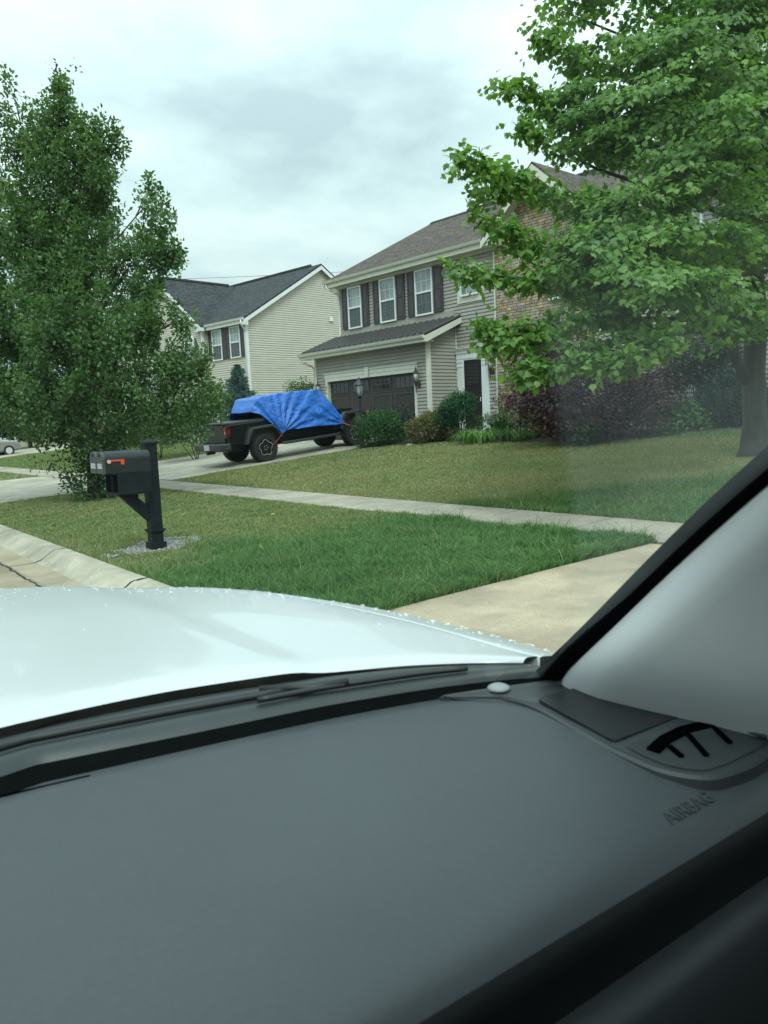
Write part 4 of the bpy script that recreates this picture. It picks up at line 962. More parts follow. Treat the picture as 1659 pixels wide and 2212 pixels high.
# bed edging rocks
def rock(px, py, sx_, sy_, sz_, label, seed):
    q = onG(px, py); m = MB(); r_ = np.random.default_rng(seed)
    v, t = blob(); v = v*np.array([sx_, sy_, sz_])*(.8+.4*r_.random((12, 1)))
    for f in t: m.face([q+v[k] for k in f])
    tag(m.build('rock', MT['rock'], bevel=.012), label, 'rock', 'rocks edging the planting bed')
rock(742, 967, .42, .2, .05, 'flat tan edging stone beside the driveway', 1)
rock(885, 962, .20, .12, .06, 'small tan slab leaning in the bed between two bushes', 2)
rock(866, 955, .12, .10, .07, 'pale stone half hidden between the dark bush and the yellowing shrub', 3)

# ================================================================== FAR PARKED CAR
MT['wpaint'] = mat('pale silver car paint', (.24, .24, .22), .25, .03, 2, coat=.6)
def car_body(stations):
    m = MB(); rows = []
    for x, zb, zm, zt, hw, ht in stations:
        half = [(0, zb), (hw*.9, zb), (hw, zb+.12), (hw, zm-.08), (hw*.97, zm), (ht*1.02, zt-.08), (ht*.85, zt), (0, zt)]
        rows.append([(x, y, z) for y, z in half] + [(x, -y, z) for y, z in half[-2:0:-1]] + [(x, half[0][0], half[0][1])])
    m.grid(rows); m.face(rows[0][:-1]); m.face(rows[-1][:-1][::-1]); return m
fc = thing('parked_car', (12.6, 56.2, float(gz(12.6, 56.2))+.02), 'pale silver car parked on the far driveway at the left edge', 'car', rot=(0, -.06, 0))
st_ = [(-.85, .45, .95, 1.0, .78, .70), (-.80, .3, 1.0, 1.35, .86, .66), (-.4, .28, 1.02, 1.60, .89, .62), (.6, .26, 1.03, 1.66, .90, .62), (1.6, .26, 1.02, 1.62, .90, .62), (2.35, .26, 1.0, 1.12, .90, .70), (3.1, .28, .92, .98, .88, .66), (3.45, .32, .80, .84, .82, .6), (3.55, .4, .66, .7, .7, .5)]
car_body(st_).build('body', MT['wpaint'], fc, smooth=False, bevel=.02)
for s in (-1, 1):
    q = MB(); q.prism([(-.3, s*.80, 1.08), (2.1, s*.83, 1.06), (1.55, s*.655, 1.54), (-.1, s*.655, 1.52)], (0, s*.035, 0)); q.build('side_window', MT['glassdark'], fc)
    q = MB(); q.box((3.3, s*.5, .66), (3.52, s*.76, .78)); q.build('headlight', MT['lampglass'], fc, bevel=.02)
    for x in (0, 2.7): wheel(fc, x, s*.80, .34, .22, s, star=False, rimmat=MT['silver'])

# ================================================================== PLANTS
def tri_fan(outline, centre=(0, .45, 0)):
    v = np.array([centre] + list(outline), float); n = len(outline)
    return v, np.array([(0, 1+i, 1+(i+1) % n) for i in range(n)])
OVAL = tri_fan([(0, 0, 0), (.27, .28, .05), (.29, .52, .06), (.15, .82, .0), (0, 1.05, -.10), (-.15, .82, 0), (-.29, .52, .06), (-.27, .28, .05)], (0, .5, -.03))
half = [(.05, .02, 0), (.30, -.06, -.02), (.26, .14, .0), (.58, .22, -.08), (.40, .36, .0), (.50, .62, -.06), (.27, .60, 0), (.22, .80, 0), (0, 1.05, -.12)]
MAPLE = tri_fan([(0, 0, 0)] + half + [(-x, y, z) for x, y, z in half[-2::-1]], (0, .38, .04))
star = []
for a, r_ in ((-70, .62), (-50, .22), (-32, .9), (-16, .26), (0, 1.05), (16, .26), (32, .9), (50, .22), (70, .62)): star.append((r_*math.sin(rad(a)), r_*math.cos(rad(a)), -.15*r_*r_))
JMAP = tri_fan([(0, -.05, 0)] + star[::-1], (0, .15, .03))
SMALL = (np.array([(0, 0, 0), (.3, .5, .08), (0, 1, 0), (-.3, .5, .08)], float), np.array([(0, 1, 2), (0, 2, 3)]))
NEEDLE = (np.array([(-.12, 0, 0), (.12, 0, 0), (0, 1, .0), (0, 0, -.12), (0, 0, .12)], float), np.array([(0, 1, 2), (3, 4, 2)]))
def unit(v): return v/(np.linalg.norm(v, axis=-1, keepdims=True)+1e-9)
def frames(d, nrm):
    y = unit(d); x = unit(np.cross(y, nrm)); z = np.cross(x, y); return np.stack([x, y, z], -1)
def lobes_px(L_):
    """(px, py, depth, rx_px, ry_px[, depth radius factor]) -> centres and radii in metres"""
    out = []
    for l in L_:
        px, py, d, rx, ry = l[:5]; k = d/F; out.append((onD(px, py, d), rx*k, ry*k, (l[5] if len(l) > 5 else .8)*rx*k))
    return out
RH = np.array([cr[0], cr[1], 0])/np.hypot(cr[0], cr[1]); FH = np.array([-RH[1], RH[0], 0])
def sample_lobes(lobes, n, shell=2.6):
    vol = np.array([(a*b*c)**.72 for _, a, b, c in lobes]); idx = rng.choice(len(lobes), n, p=vol/vol.sum())
    C = np.array([l[0] for l in lobes])[idx]; Rr = np.array([[l[1], l[3], l[2]] for l in lobes])[idx]
    u = unit(rng.normal(size=(n, 3))); r = rng.random(n)**(1/shell); q = u*r[:, None]*Rr
    P = C + q[:, :1]*RH + q[:, 1:2]*FH + q[:, 2:]*UP
    out = unit(u[:, :1]*RH + u[:, 1:2]*FH + u[:, 2:]*UP); return P, out, r, idx
def leaves(P, out, r, per, twig, size, tmpl, cdark, clight, up=.3, droop=.4, face_up=.7, svar=.3, dirn=.8, tip=None, tipf=0.0, asp=1.0):
    n = len(P); d = unit(out*dirn + UP*up + rng.normal(size=(n, 3))*.45)
    tt = (np.arange(per)+.5)/per; pos = (P[:, None] + d[:, None]*(tt[None, :, None]*twig) + rng.normal(size=(n, per, 3))*size*.55).reshape(-1, 3)
    N_ = n*per; o2 = np.repeat(out, per, 0); d2 = np.repeat(d, per, 0)
    ld = unit(o2*.5 + d2*.35 + rng.normal(size=(N_, 3))*.75 - UP*droop); nm = unit(UP*face_up + o2*.45 + rng.normal(size=(N_, 3))*.5)
    s = size*(1-svar+2*svar*rng.random(N_)); S3 = np.stack([s*asp, s, s], 1)
    V, T = inst(tmpl[0], tmpl[1], pos, frames(ld, nm), S3)
    tw_ = np.repeat(rng.random(n), per); k = np.clip(.55*rng.random(N_)+.45*tw_, 0, 1)[:, None]
    c = np.array(cdark)*(1-k) + np.array(clight)*k
    if tip is not None: m = (rng.random(N_) < tipf)[:, None]; c = np.where(m, np.array(tip), c)
    c = c*(.82+.36*rng.random((N_, 1)))
    return V, T, np.repeat(c, len(tmpl[0]), 0)
def sprays(lobes, n, per, a, b, size, tmpl, cd, cl, droop=.5, shell=2.2, svar=.3, asp=1.0, tipdown=.55, nup=.9, vert=0.0, tip=None, tipf=0.0, inner=.5):
    """leaf sprays: flattened (or upright) little clusters, each lit on top, with gaps between them"""
    C_, O_, r_, _ = sample_lobes(lobes, n, shell)
    hd = O_*[1, 1, 0] + rng.normal(size=(n, 3))*[.35, .35, 0]; hd = unit(hd); lt = np.stack([-hd[:, 1], hd[:, 0], 0*hd[:, 0]], 1)
    sc = .65+.7*rng.random(n); q = unit(rng.normal(size=(n, per, 3)))*(rng.random((n, per, 1))**.45)
    if vert: ax = unit(UP*vert + hd*.6); 
    else: ax = unit(hd - UP*droop*.6)
    up_ = unit(np.cross(ax, lt)); up_ *= np.sign(up_[:, 2:3]+1e-6)
    P_ = C_[:, None] + ax[:, None]*q[..., :1]*a*sc[:, None, None] + lt[:, None]*q[..., 1:2]*(a if not vert else b)*.85*sc[:, None, None] + up_[:, None]*q[..., 2:]*b*sc[:, None, None]
    P_[..., 2] -= (q[..., 0]**2)*a*.25*droop
    N_ = n*per; radial = (ax[:, None]*(q[..., :1]*.9+.35) + lt[:, None]*q[..., 1:2]*.9).reshape(-1, 3)
    ld = unit(radial + rng.normal(size=(N_, 3))*.45 - UP*tipdown); nm = unit(np.repeat(up_, per, 0)*nup + UP*.35 + np.repeat(O_, per, 0)*.3 + rng.normal(size=(N_, 3))*.4)
    s_ = size*(1-svar+2*svar*rng.random(N_)); V, T = inst(tmpl[0], tmpl[1], P_.reshape(-1, 3), frames(ld, nm), np.stack([s_*asp, s_, s_], 1))
    k = np.clip(.5*rng.random(N_)+.5*np.repeat(rng.random(n), per), 0, 1)[:, None]; c = np.array(cd)*(1-k)+np.array(cl)*k
    if tip is not None: c = np.where((rng.random(N_) < tipf)[:, None], np.array(tip), c)
    c = c*(.82+.36*rng.random((N_, 1))); return V, T, np.repeat(c, len(tmpl[0]), 0)
def join(parts):
    V, T, C, o = [], [], [], 0
    for v, t, c in parts: V.append(v); T.append(t+o); C.append(c); o += len(v)
    return np.concatenate(V), np.concatenate(T), np.concatenate(C)
def limbs(mb, base, top, lobes, r0, r1, every=1, sag=.0, start=(.25, .8), rl=.035):
    pts = [base + (top-base)*t + (RH*math.sin(t*5)+FH*math.cos(t*4))*.05*np.linalg.norm(top-base)*.3*t for t in np.linspace(0, 1, 9)]
    mb.tube(pts, [r0*1.45, r0*1.05] + [r0+(r1-r0)*t for t in np.linspace(.15, 1, 7)], 10)
    for i, l in enumerate(lobes):
        if i % every: continue
        c = l[0]; hfrac = np.clip((c[2]-base[2])/(top[2]-base[2])*.62, start[0], start[1]); k = hfrac*8; j = int(k); s = pts[j]*(1-(k-j))+pts[min(j+1, 8)]*(k-j)
        mid = s*.5+c*.5 + UP*(.12*np.linalg.norm(c-s)-sag); q = [s, s*.55+mid*.45, mid, mid*.45+c*.55, c]
        rr = rl*(.6+.5*min(l[1], 1.5)); mb.tube(q, [rr*1.3, rr, rr*.75, rr*.5, rr*.2], 6)
        for _ in range(4):
            e_ = c + unit(rng.normal(size=3))*np.array([l[1], l[1], l[2]])*.7; mb.tube([q[3], (q[3]+e_)/2+UP*.04, e_], [rr*.4, rr*.25, rr*.08], 5)

# ---------------------------------------------------------------- pear tree at the kerb (left)
pq = onG(208, 1080); pear = thing('pear_tree', tuple(pq), 'tall green pear tree with upright lobed crown down to the ground, behind the mailboxes', 'tree')
D = 17.0
PL = lobes_px([(130, 205, D, 34, 46), (100, 262, D, 70, 52), (180, 290, D, 80, 62), (228, 330, D, 42, 80), (140, 380, D, 120, 80), (14, 215, 16.6, 26, 55), (5, 320, 16.6, 62, 75), (55, 470, 16.6, 110, 90), (190, 440, D, 75, 80), (215, 520, D, 60, 60), (330, 425, 16.7, 30, 38), (338, 490, 16.5, 46, 55), (362, 545, 16.4, 36, 42), (290, 560, 16.5, 75, 66), (130, 590, 16.8, 150, 95), (320, 640, 16.4, 62, 50), (40, 690, 16.2, 130, 100), (190, 730, 15.8, 150, 105), (330, 720, 16, 60, 52), (395, 690, 16.2, 26, 34), (380, 800, 16, 62, 56), (440, 850, 16, 36, 44), (425, 780, 16, 34, 40), (455, 890, 16.1, 26, 26), (410, 910, 16.1, 44, 34), (300, 850, 15.9, 110, 70), (140, 860, 15.9, 130, 70), (20, 850, 16.2, 90, 70), (340, 905, 16.1, 80, 36), (220, 940, 16.5, 85, 36), (120, 935, 16.4, 60, 28), (-80, 480, 16.6, 100, 130), (-90, 680, 16.6, 120, 140), (-80, 860, 16.6, 90, 80), (120, 480, 18.2, 150, 170), (150, 740, 18.3, 200, 150), (60, 900, 17.6, 50, 34)])
parts = [sprays(PL, 1400, 74, .34, .18, .086, OVAL, (.058, .126, .055), (.165, .265, .110), droop=.1, shell=2.0, vert=1.3, tipdown=.35, nup=.5, tip=(.14, .13, .035), tipf=.02)]
BS = lobes_px([(205, 1035, 16.9, 46, 45), (185, 1055, 16.7, 34, 30), (235, 1030, 16.8, 30, 40), (200, 985, 16.9, 36, 26), (215, 1010, 17, 40, 40), (240, 985, 17, 34, 34)])
P2, o2, r2, _ = sample_lobes(BS, 430, 2.2); parts.append(leaves(P2, o2, r2, 7, .3, .07, OVAL, (.032, .08, .03), (.08, .15, .05), up=.3, droop=.3))
SP = lobes_px([(150, 1015, 16.6, 36, 12), (105, 1008, 16.5, 22, 6), (85, 1002, 16.5, 10, 4), (160, 1035, 16.6, 24, 14), (130, 968, 16.6, 34, 16), (100, 955, 16.6, 22, 8), (450, 790, 15.9, 8, 34), (408, 745, 15.9, 14, 26), (125, 160, D, 8, 20), (6, 175, 16.6, 8, 22), (160, 168, D, 8, 14), (318, 392, 16.7, 8, 12), (348, 396, 16.6, 9, 12)])
P3, o3, r3, _ = sample_lobes(SP, 105, 2); parts.append(leaves(P3, o3, r3, 5, .25, .075, OVAL, (.03, .07, .02), (.08, .14, .04), up=.5, droop=.3))
V, T, C = join(parts); np_mesh('crown', V, T, MT['leaf'], pear, C)
tm = MB(); ptop = onD(135, 230, D); limbs(tm, pq-UP*.1, ptop, PL[:28], .13, .02, 1); limbs(tm, pq-UP*.1, onD(110, 1004, 16.5), [], .02, .006)
tm.build('trunk', MT['bark'], pear, world=True, smooth=True)

# ---------------------------------------------------------------- maple (right)
mq = onG(1630, 982); MD = 13.2
maple = thing('maple_tree', tuple(mq), 'large leafy maple with long layered branches and a thick trunk on the lawn', 'tree')
ML = lobes_px([(1500, 150, 11, 200, 110), (1340, 110, 11.2, 130, 70), (1240, 30, 11.2, 90, 45), (1200, 12, 11.4, 50, 22), (1620, 100, 12, 150, 150), (1400, 250, 10.6, 180, 80), (1560, 320, 10, 160, 110), (1290, 225, 10.8, 110, 55), (1340, 305, 10.8, 110, 44), (1450, 400, 10, 160, 70), (1640, 450, 11, 110, 110), (1500, 520, 9.6, 160, 80), (1330, 500, 9.8, 130, 44), (1290, 560, 9.6, 140, 40), (1420, 610, 9.4, 170, 55), (1580, 640, 11, 110, 60), (1350, 440, 10, 120, 40), (1640, 300, 12.6, 160, 160), (1560, 180, 12.6, 170, 160), (1480, 700, 9.8, 120, 44), (1620, 560, 12.4, 110, 90), (1430, -40, 11.5, 230, 70), (1760, 300, 12, 160, 260), (1760, 620, 12, 120, 130), (1450, 560, 12.4, 160, 110), (1620, 720, 12, 70, 30), (1540, 20, 11.6, 150, 60), (1480, 330, 12.4, 170, 120), (1640, 10, 12, 120, 90), (1380, 570, 11.6, 130, 70), (1330, 660, 10.4, 110, 44), (1500, 640, 10.6, 120, 50), (1570, 580, 10.5, 100, 60), (1560, 690, 11.4, 80, 34)])
def branch_px(pts, n):
    """flat sprays along a branch: list of (px, py, depth, thickness px)"""
    pts = np.array(pts, float); out = []
    for t in np.linspace(0, 1, n):
        k = t*(len(pts)-1); j = min(int(k), len(pts)-2); q = pts[j]*(1-(k-j))+pts[j+1]*(k-j); out.append((q[0]+14, q[1], q[2], 26, q[3]*.8, 1.3))
    return out
BR = []
for spec, n in (([(972, 350, 9.6, 8), (1040, 362, 9.6, 22), (1110, 392, 9.8, 24), (1200, 430, 10, 30), (1300, 450, 10.3, 36)], 11),
                ([(1000, 428, 9.7, 7), (1045, 412, 9.7, 12), (1100, 400, 9.8, 14)], 4),
                ([(1058, 182, 10.6, 7), (1110, 196, 10.6, 14), (1170, 235, 10.7, 26), (1250, 270, 10.8, 40)], 7),
                ([(1108, 275, 10.5, 7), (1150, 302, 10.5, 10), (1205, 322, 10.6, 12), (1290, 335, 10.7, 24)], 7),
                ([(1160, 82, 11, 8), (1190, 108, 11, 22), (1250, 140, 11, 40)], 4),
                ([(955, 583, 9.6, 6), (1010, 594, 9.6, 12), (1070, 605, 9.6, 16), (1150, 612, 9.7, 26), (1240, 615, 9.7, 34)], 9),
                ([(1045, 480, 9.7, 12), (1090, 510, 9.7, 28), (1150, 545, 9.7, 34), (1230, 560, 9.7, 40)], 7),
                ([(1022, 712, 9.6, 8), (1075, 722, 9.6, 16), (1150, 712, 9.6, 18), (1250, 690, 9.6, 30), (1350, 680, 9.7, 40)], 10),
                ([(1035, 755, 9.5, 8), (1090, 740, 9.5, 20), (1160, 735, 9.5, 20)], 5),
                ([(1092, 805, 9.4, 12), (1150, 795, 9.4, 22), (1230, 772, 9.5, 26), (1330, 750, 9.5, 36), (1420, 730, 9.5, 46)], 11),
                ([(1290, 800, 9.2, 14), (1350, 770, 9.2, 24), (1410, 750, 9.3, 36)], 5)):
    BR += branch_px(spec, n)
BL = lobes_px(BR)
PBb, ob_, rb_, _ = sample_lobes(BL, 1300, 1.6)
parts = [sprays(ML, 640, 84, .48, .10, .077, MAPLE, (.062, .145, .046), (.215, .350, .095), droop=.6, shell=2.2, asp=1.05),
         leaves(PBb, ob_, rb_, 6, .13, .080, MAPLE, (.075, .165, .05), (.235, .375, .095), up=.05, droop=.75, face_up=.8, asp=1.05)]
V, T, C = join(parts); np_mesh('crown', V, T, MT['maple'], maple, C)
tm = MB(); mtop = onD(1600, 150, 12.6); tb = np.array(mq)
tpts = [tb-UP*.15, tb+UP*.12, tb+UP*.5, onD(1628, 800, MD), onD(1634, 700, MD), onD(1628, 560, MD), onD(1615, 380, 12.9), mtop]
tm.tube(tpts, [.33, .25, .20, .185, .18, .15, .10, .03], 14)
tm.tube([onD(1618, 830, MD), onD(1585, 765, 13), onD(1555, 705, 12.7), onD(1500, 600, 12), onD(1400, 500, 11)], [.10, .085, .075, .05, .02], 9)
tm.tube([onD(1636, 720, MD), onD(1600, 640, 13), onD(1540, 560, 12), onD(1430, 480, 11), onD(1250, 430, 10.3), onD(1060, 372, 9.7), onD(985, 352, 9.6)], [.12, .1, .07, .045, .025, .012, .005], 8)
for tip_, mids in (((1065, 185, 10.6), [(1610, 420, 12.8), (1450, 330, 11.6), (1250, 255, 10.9)]), ((1115, 278, 10.5), [(1615, 480, 12.9), (1480, 430, 11.7), (1290, 365, 10.8)]), ((1105, 262, 10.45), [(1160, 300, 10.5)]), ((965, 583, 9.6), [(1620, 640, 12.9), (1450, 620, 11), (1250, 618, 9.9)]), ((1030, 714, 9.6), [(1620, 700, 12.9), (1480, 690, 11), (1280, 690, 9.8)]), ((1100, 804, 9.4), [(1625, 730, 12.9), (1500, 715, 11), (1350, 738, 9.7)]), ((1205, 20, 11.3), [(1600, 250, 12.6), (1450, 120, 11.8)])):
    q = [onD(*m_) for m_ in mids] + [onD(*tip_)]; rr = np.linspace(.055, .006, len(q)) if len(q) > 2 else [.006, .003]; tm.tube(q, list(rr), 7)
tm.build('trunk', MT['bark'], maple, world=True, smooth=True)

# ---------------------------------------------------------------- shrubs
def shrub(name, lob, n, per, twig, size, tmpl, cd, cl, label, cat, stems=.02, mat_='leafd', shell=2.6, base=None, parent=None, **k):
    Lb = lobes_px(lob); c0 = np.mean([l[0] for l in Lb], 0) if base is None else np.array(base)
    bz = float(gz(c0[0], c0[1])); t_ = thing(name, (c0[0], c0[1], bz), label, cat)
    P_, o_, r_, _ = sample_lobes(Lb, n, shell); V, T, C = leaves(P_, o_, r_, per, twig, size, tmpl, cd, cl, **k)
    keep = None; V[:, 2] = np.maximum(V[:, 2], gz(V[:, 0], V[:, 1])+.005)
    np_mesh('foliage', V, T, MT[mat_], t_, C)
    m_ = MB(); b0 = np.array([c0[0], c0[1], bz-.05])
    for l in Lb:
        m_.tube([b0+rng.normal(size=3)*[.05, .05, 0], b0*.5+l[0]*.5+UP*.02, l[0]+UP*l[2]*.4], [stems, stems*.7, stems*.25], 6)
    m_.build('stems', MT['bark'], t_, world=True, smooth=True); return t_
bush1 = shrub('bush', [(815, 925, 24.0, 52, 36), (790, 945, 24, 26, 24), (845, 938, 24.1, 34, 30), (830, 905, 24.2, 28, 20)], 1500, 9, .12, .05, SMALL, (.02, .065, .02), (.06, .15, .04), 'rounded dark green bush beside the lamp post', 'bush', up=.4, droop=-.1)
shrub('bush', [(872, 908, 25.0, 18, 30), (885, 925, 25, 22, 20), (862, 930, 25, 14, 16)], 500, 7, .14, .045, SMALL, (.025, .05, .03), (.05, .08, .05), 'thin grey green bush between the dark bush and the yellowing shrub', 'bush', up=.5, droop=0)
shrub('shrub', [(935, 922, 23.2, 44, 26), (905, 930, 23.2, 28, 22), (965, 930, 23.2, 24, 22), (945, 905, 23.4, 30, 14)], 1150, 8, .14, .055, SMALL, (.075, .09, .025), (.21, .20, .07), 'yellow brown spirea shrub in the planting bed', 'shrub', up=.4, droop=0, tip=(.20, .10, .05), tipf=.10)
shrub('bush', [(988, 885, 22.6, 38, 30), (970, 900, 22.6, 28, 22), (1005, 870, 22.8, 22, 22), (990, 862, 22.9, 12, 12)], 1500, 8, .12, .045, SMALL, (.015, .065, .028), (.04, .125, .05), 'dark green bush left of the black front door', 'bush', up=.4, droop=0)
def strappy(name, px, py, d, n, ln, wid, spread, cols, label, cat, stiff=1.0, px2=None):
    c0 = onD(px, py, d); bz = float(gz(c0[0], c0[1])); t_ = thing(name, (c0[0], c0[1], bz), label, cat); m_ = MB(); V, T, C = [], [], []
    o = 0
    for i in range(n):
        a = random.random()*2*math.pi; r_ = spread*math.sqrt(random.random()); b0 = np.array([c0[0]+r_*math.cos(a), c0[1]+r_*math.sin(a), bz]); l = ln*(.6+.5*random.random()); aa = a+random.gauss(0, .8)
        h = np.array([math.cos(aa), math.sin(aa), 0]); sd_ = np.array([-h[1], h[0], 0])*wid; th = rad(80-25*random.random()); p = b0; seg = 6; row = []
        for k in range(seg+1):
            w_ = sd_*(1-(k/seg)**2*.95); row += [p-w_, p+w_]; p = p+(h*math.cos(th)+UP*math.sin(th))*l/seg; th -= rad(26/stiff)*(.7+.6*random.random())
        V += row; T += [(o+2*k, o+2*k+1, o+2*k+3) for k in range(seg)]+[(o+2*k, o+2*k+3, o+2*k+2) for k in range(seg)]; o += 2*(seg+1)
        kk = random.random(); c_ = np.array(cols[0])*(1-kk)+np.array(cols[1])*kk; C += [c_]*(2*(seg+1))
    V = np.array(V); V[:, 2] = np.maximum(V[:, 2], gz(V[:, 0], V[:, 1])+.01); np_mesh('leaves', V, np.array(T), MT['leaf'], t_, np.array(C)); return t_
strappy('daylily', 1035, 948, 21.4, 220, 1.0, .013, .38, ((.07, .18, .03), (.18, .32, .07)), 'bright green arching daylily clump in front of the front door', 'daylily')
strappy('daylily', 1120, 950, 20.8, 180, .95, .013, .38, ((.045, .125, .035), (.12, .24, .06)), 'green arching daylily clump beside the purple maple', 'daylily')
strappy('iris', 1000, 930, 22.4, 34, .85, .018, .14, ((.03, .085, .035), (.05, .13, .05)), 'upright iris blades in front of the bush by the door', 'iris', stiff=4)
strappy('iris', 1083, 925, 22, 80, 1.0, .016, .20, ((.015, .06, .018), (.035, .11, .025)), 'tall dark upright iris clump right of the front door', 'iris', stiff=4)
shrub('shrub', [(1110, 905, 22, 40, 28), (1140, 920, 21.6, 34, 24), (1060, 915, 22, 28, 18)], 560, 8, .16, .05, SMALL, (.03, .085, .025), (.07, .15, .04), 'loose feathery green shrub between the iris and the purple maple', 'shrub', up=.5, droop=0)
shrub('japanese_maple', [(1290, 860, 18.6, 130, 60), (1210, 880, 18.2, 90, 50), (1380, 880, 18.4, 80, 60), (1150, 840, 18.6, 70, 30), (1120, 860, 18.3, 42, 26), (1260, 800, 19, 120, 46), (1200, 770, 19.2, 70, 36), (1180, 735, 19.4, 50, 28), (1150, 785, 19.3, 50, 36), (1230, 750, 19.4, 60, 34), (1400, 820, 18.6, 60, 40), (1290, 915, 18.2, 130, 34), (1430, 870, 18.4, 34, 36)], 3400, 7, .26, .085, JMAP, (.022, .011, .014), (.105, .045, .055), 'broad purple leaved japanese maple in front of the stone gable', 'japanese maple', stems=.03, up=.1, droop=.5, tip=(.09, .035, .03), tipf=.05, base=onD(1285, 930, 18.8))
shrub('hosta', [(1260, 935, 17.6, 26, 12)], 60, 4, .1, .14, OVAL, (.015, .06, .02), (.04, .11, .03), 'dark broad leaved plant under the purple maple', 'plant')
shrub('perennial', [(1480, 905, 18.2, 34, 24), (1455, 920, 18, 26, 16), (1510, 918, 18.2, 26, 14), (1470, 885, 18.3, 18, 14)], 320, 5, .18, .09, OVAL, (.03, .09, .02), (.09, .19, .04), 'leafy bright green perennial at the right end of the purple maple', 'plant', up=.3, droop=.2)
shrub('evergreen', [(1570, 860, 18.4, 54, 62), (1530, 880, 18.4, 40, 46), (1600, 870, 18.8, 60, 60), (1570, 790, 18.8, 46, 50), (1520, 800, 18.8, 36, 36)], 2200, 10, .16, .05, SMALL, (.010, .030, .022), (.028, .06, .042), 'dark blue green evergreen shrub behind the maple trunk', 'shrub', up=.4, droop=.1)
shrub('smokebush', [(1490, 785, 19, 46, 40), (1530, 760, 19.2, 40, 34), (1460, 810, 18.8, 34, 34), (1560, 745, 19.3, 36, 24)], 900, 7, .2, .07, OVAL, (.03, .045, .035), (.09, .10, .085), 'silvery purple grey shrub between the two maples', 'shrub', up=.4, droop=.1, tip=(.10, .05, .045), tipf=.12)
shrub('evergreen', [(1690, 860, 18, 60, 60), (1720, 800, 18.5, 60, 60)], 500, 8, .16, .06, SMALL, (.015, .04, .02), (.04, .08, .035), 'dark evergreen shrub at the right edge beyond the maple trunk', 'shrub')
# blue spruce in front of house 2
def conifer(px, pyt, pyb, d, wpx, cols, label, name='spruce_tree', n=5200):
    top = onD(px, pyt, d); b0 = onD(px, pyb, d); b0 = np.array([top[0], top[1], float(gz(top[0], top[1]))]); Hh = top[2]-b0[2]; Rm = wpx*d/F
    t_ = thing(name, tuple(b0), label, 'tree'); m_ = MB(); m_.tube([b0-UP*.1, b0+UP*Hh*.5, top], [.09, .05, .008], 8)
    VV = []; z = .12; lev = 0
    while z < .985:
        rr = Rm*(1-z)**.85*(.85+.3*random.random()); k = max(5, int(11*(1-z)+4)); off = random.random()*6
        for i in range(k):
            a = off+2*math.pi*i/k+random.gauss(0, .12); q = rr*(.75+.4*random.random()); s_ = b0+UP*Hh*z; e_ = s_+np.array([math.cos(a), math.sin(a), 0])*q+UP*(q*(.12+.5*z)); m_.tube([s_, (s_+e_)/2-UP*.03*q, e_], [.014, .009, .004], 4); VV.append((s_, e_, q))
        z += .055*(1.05-z*.45); lev += 1
    P_, d_ = [], []
    for s_, e_, q in VV:
        k = int(34+110*q/max(Rm, .1)); t = np.sqrt(rng.random(k))
        bp = s_+(e_-s_)*t[:, None]; P_.append(bp+rng.normal(size=(k, 3))*.075*q*[1, 1, .6]); d_.append(unit((e_-s_)/np.linalg.norm(e_-s_)*.8+rng.normal(size=(k, 3))*.75+UP*.25))
    P_ = np.concatenate(P_); d_ = np.concatenate(d_); N_ = len(P_)
    Vt, Tt = inst(NEEDLE[0], NEEDLE[1], P_, frames(d_, rng.normal(size=(N_, 3))), np.stack([.14+0*P_[:, 0], .10+.08*rng.random(N_), .14+0*P_[:, 0]], 1)*.9)
    k = rng.random((N_, 1)); C = np.repeat(np.array(cols[0])*(1-k)+np.array(cols[1])*k, 5, 0); np_mesh('foliage', Vt, Tt, MT['leafd'], t_, C)
    m_.build('trunk', MT['bark'], t_, world=True); return t_
conifer(512, 786, 900, 31.0, 62, ((.07, .14, .135), (.20, .31, .30)), 'small blue spruce between the truck bed and the cream house')
G1, G2 = ((.035, .085, .022), (.11, .19, .05)), ((.026, .07, .022), (.075, .14, .042))
shrub('bush', [(430, 890, 27.5, 50, 40), (460, 860, 28, 30, 36), (400, 915, 27, 50, 30), (370, 935, 26.5, 40, 24)], 1300, 8, .25, .075, OVAL, *G1, 'light green bush beside the blue spruce', 'bush', up=.4, droop=.1)
shrub('bush', [(350, 925, 29.5, 50, 30), (310, 930, 29.5, 46, 30), (360, 900, 30, 40, 26)], 900, 8, .2, .075, OVAL, *G2, 'dark green bush left of the truck tailgate', 'bush', up=.3, droop=.1)
shrub('bush', [(655, 838, 33.5, 22, 12), (640, 848, 33.5, 26, 14), (680, 845, 33.5, 18, 10)], 260, 6, .3, .07, OVAL, *G1, 'leafy green bush in the gap between the two houses', 'bush', up=.9, droop=0)
shrub('bush', [(265, 940, 33, 60, 26), (220, 935, 33, 50, 28)], 800, 8, .2, .08, OVAL, (.05, .075, .02), (.12, .14, .045), 'yellow green bush behind the mailbox post', 'bush', up=.3, droop=.1)
shrub('bush', [(150, 915, 36, 50, 26), (100, 925, 36, 40, 20)], 600, 8, .2, .09, OVAL, *G1, 'green bush at the edge of the far driveway behind the left tree', 'bush', up=.3, droop=.1)
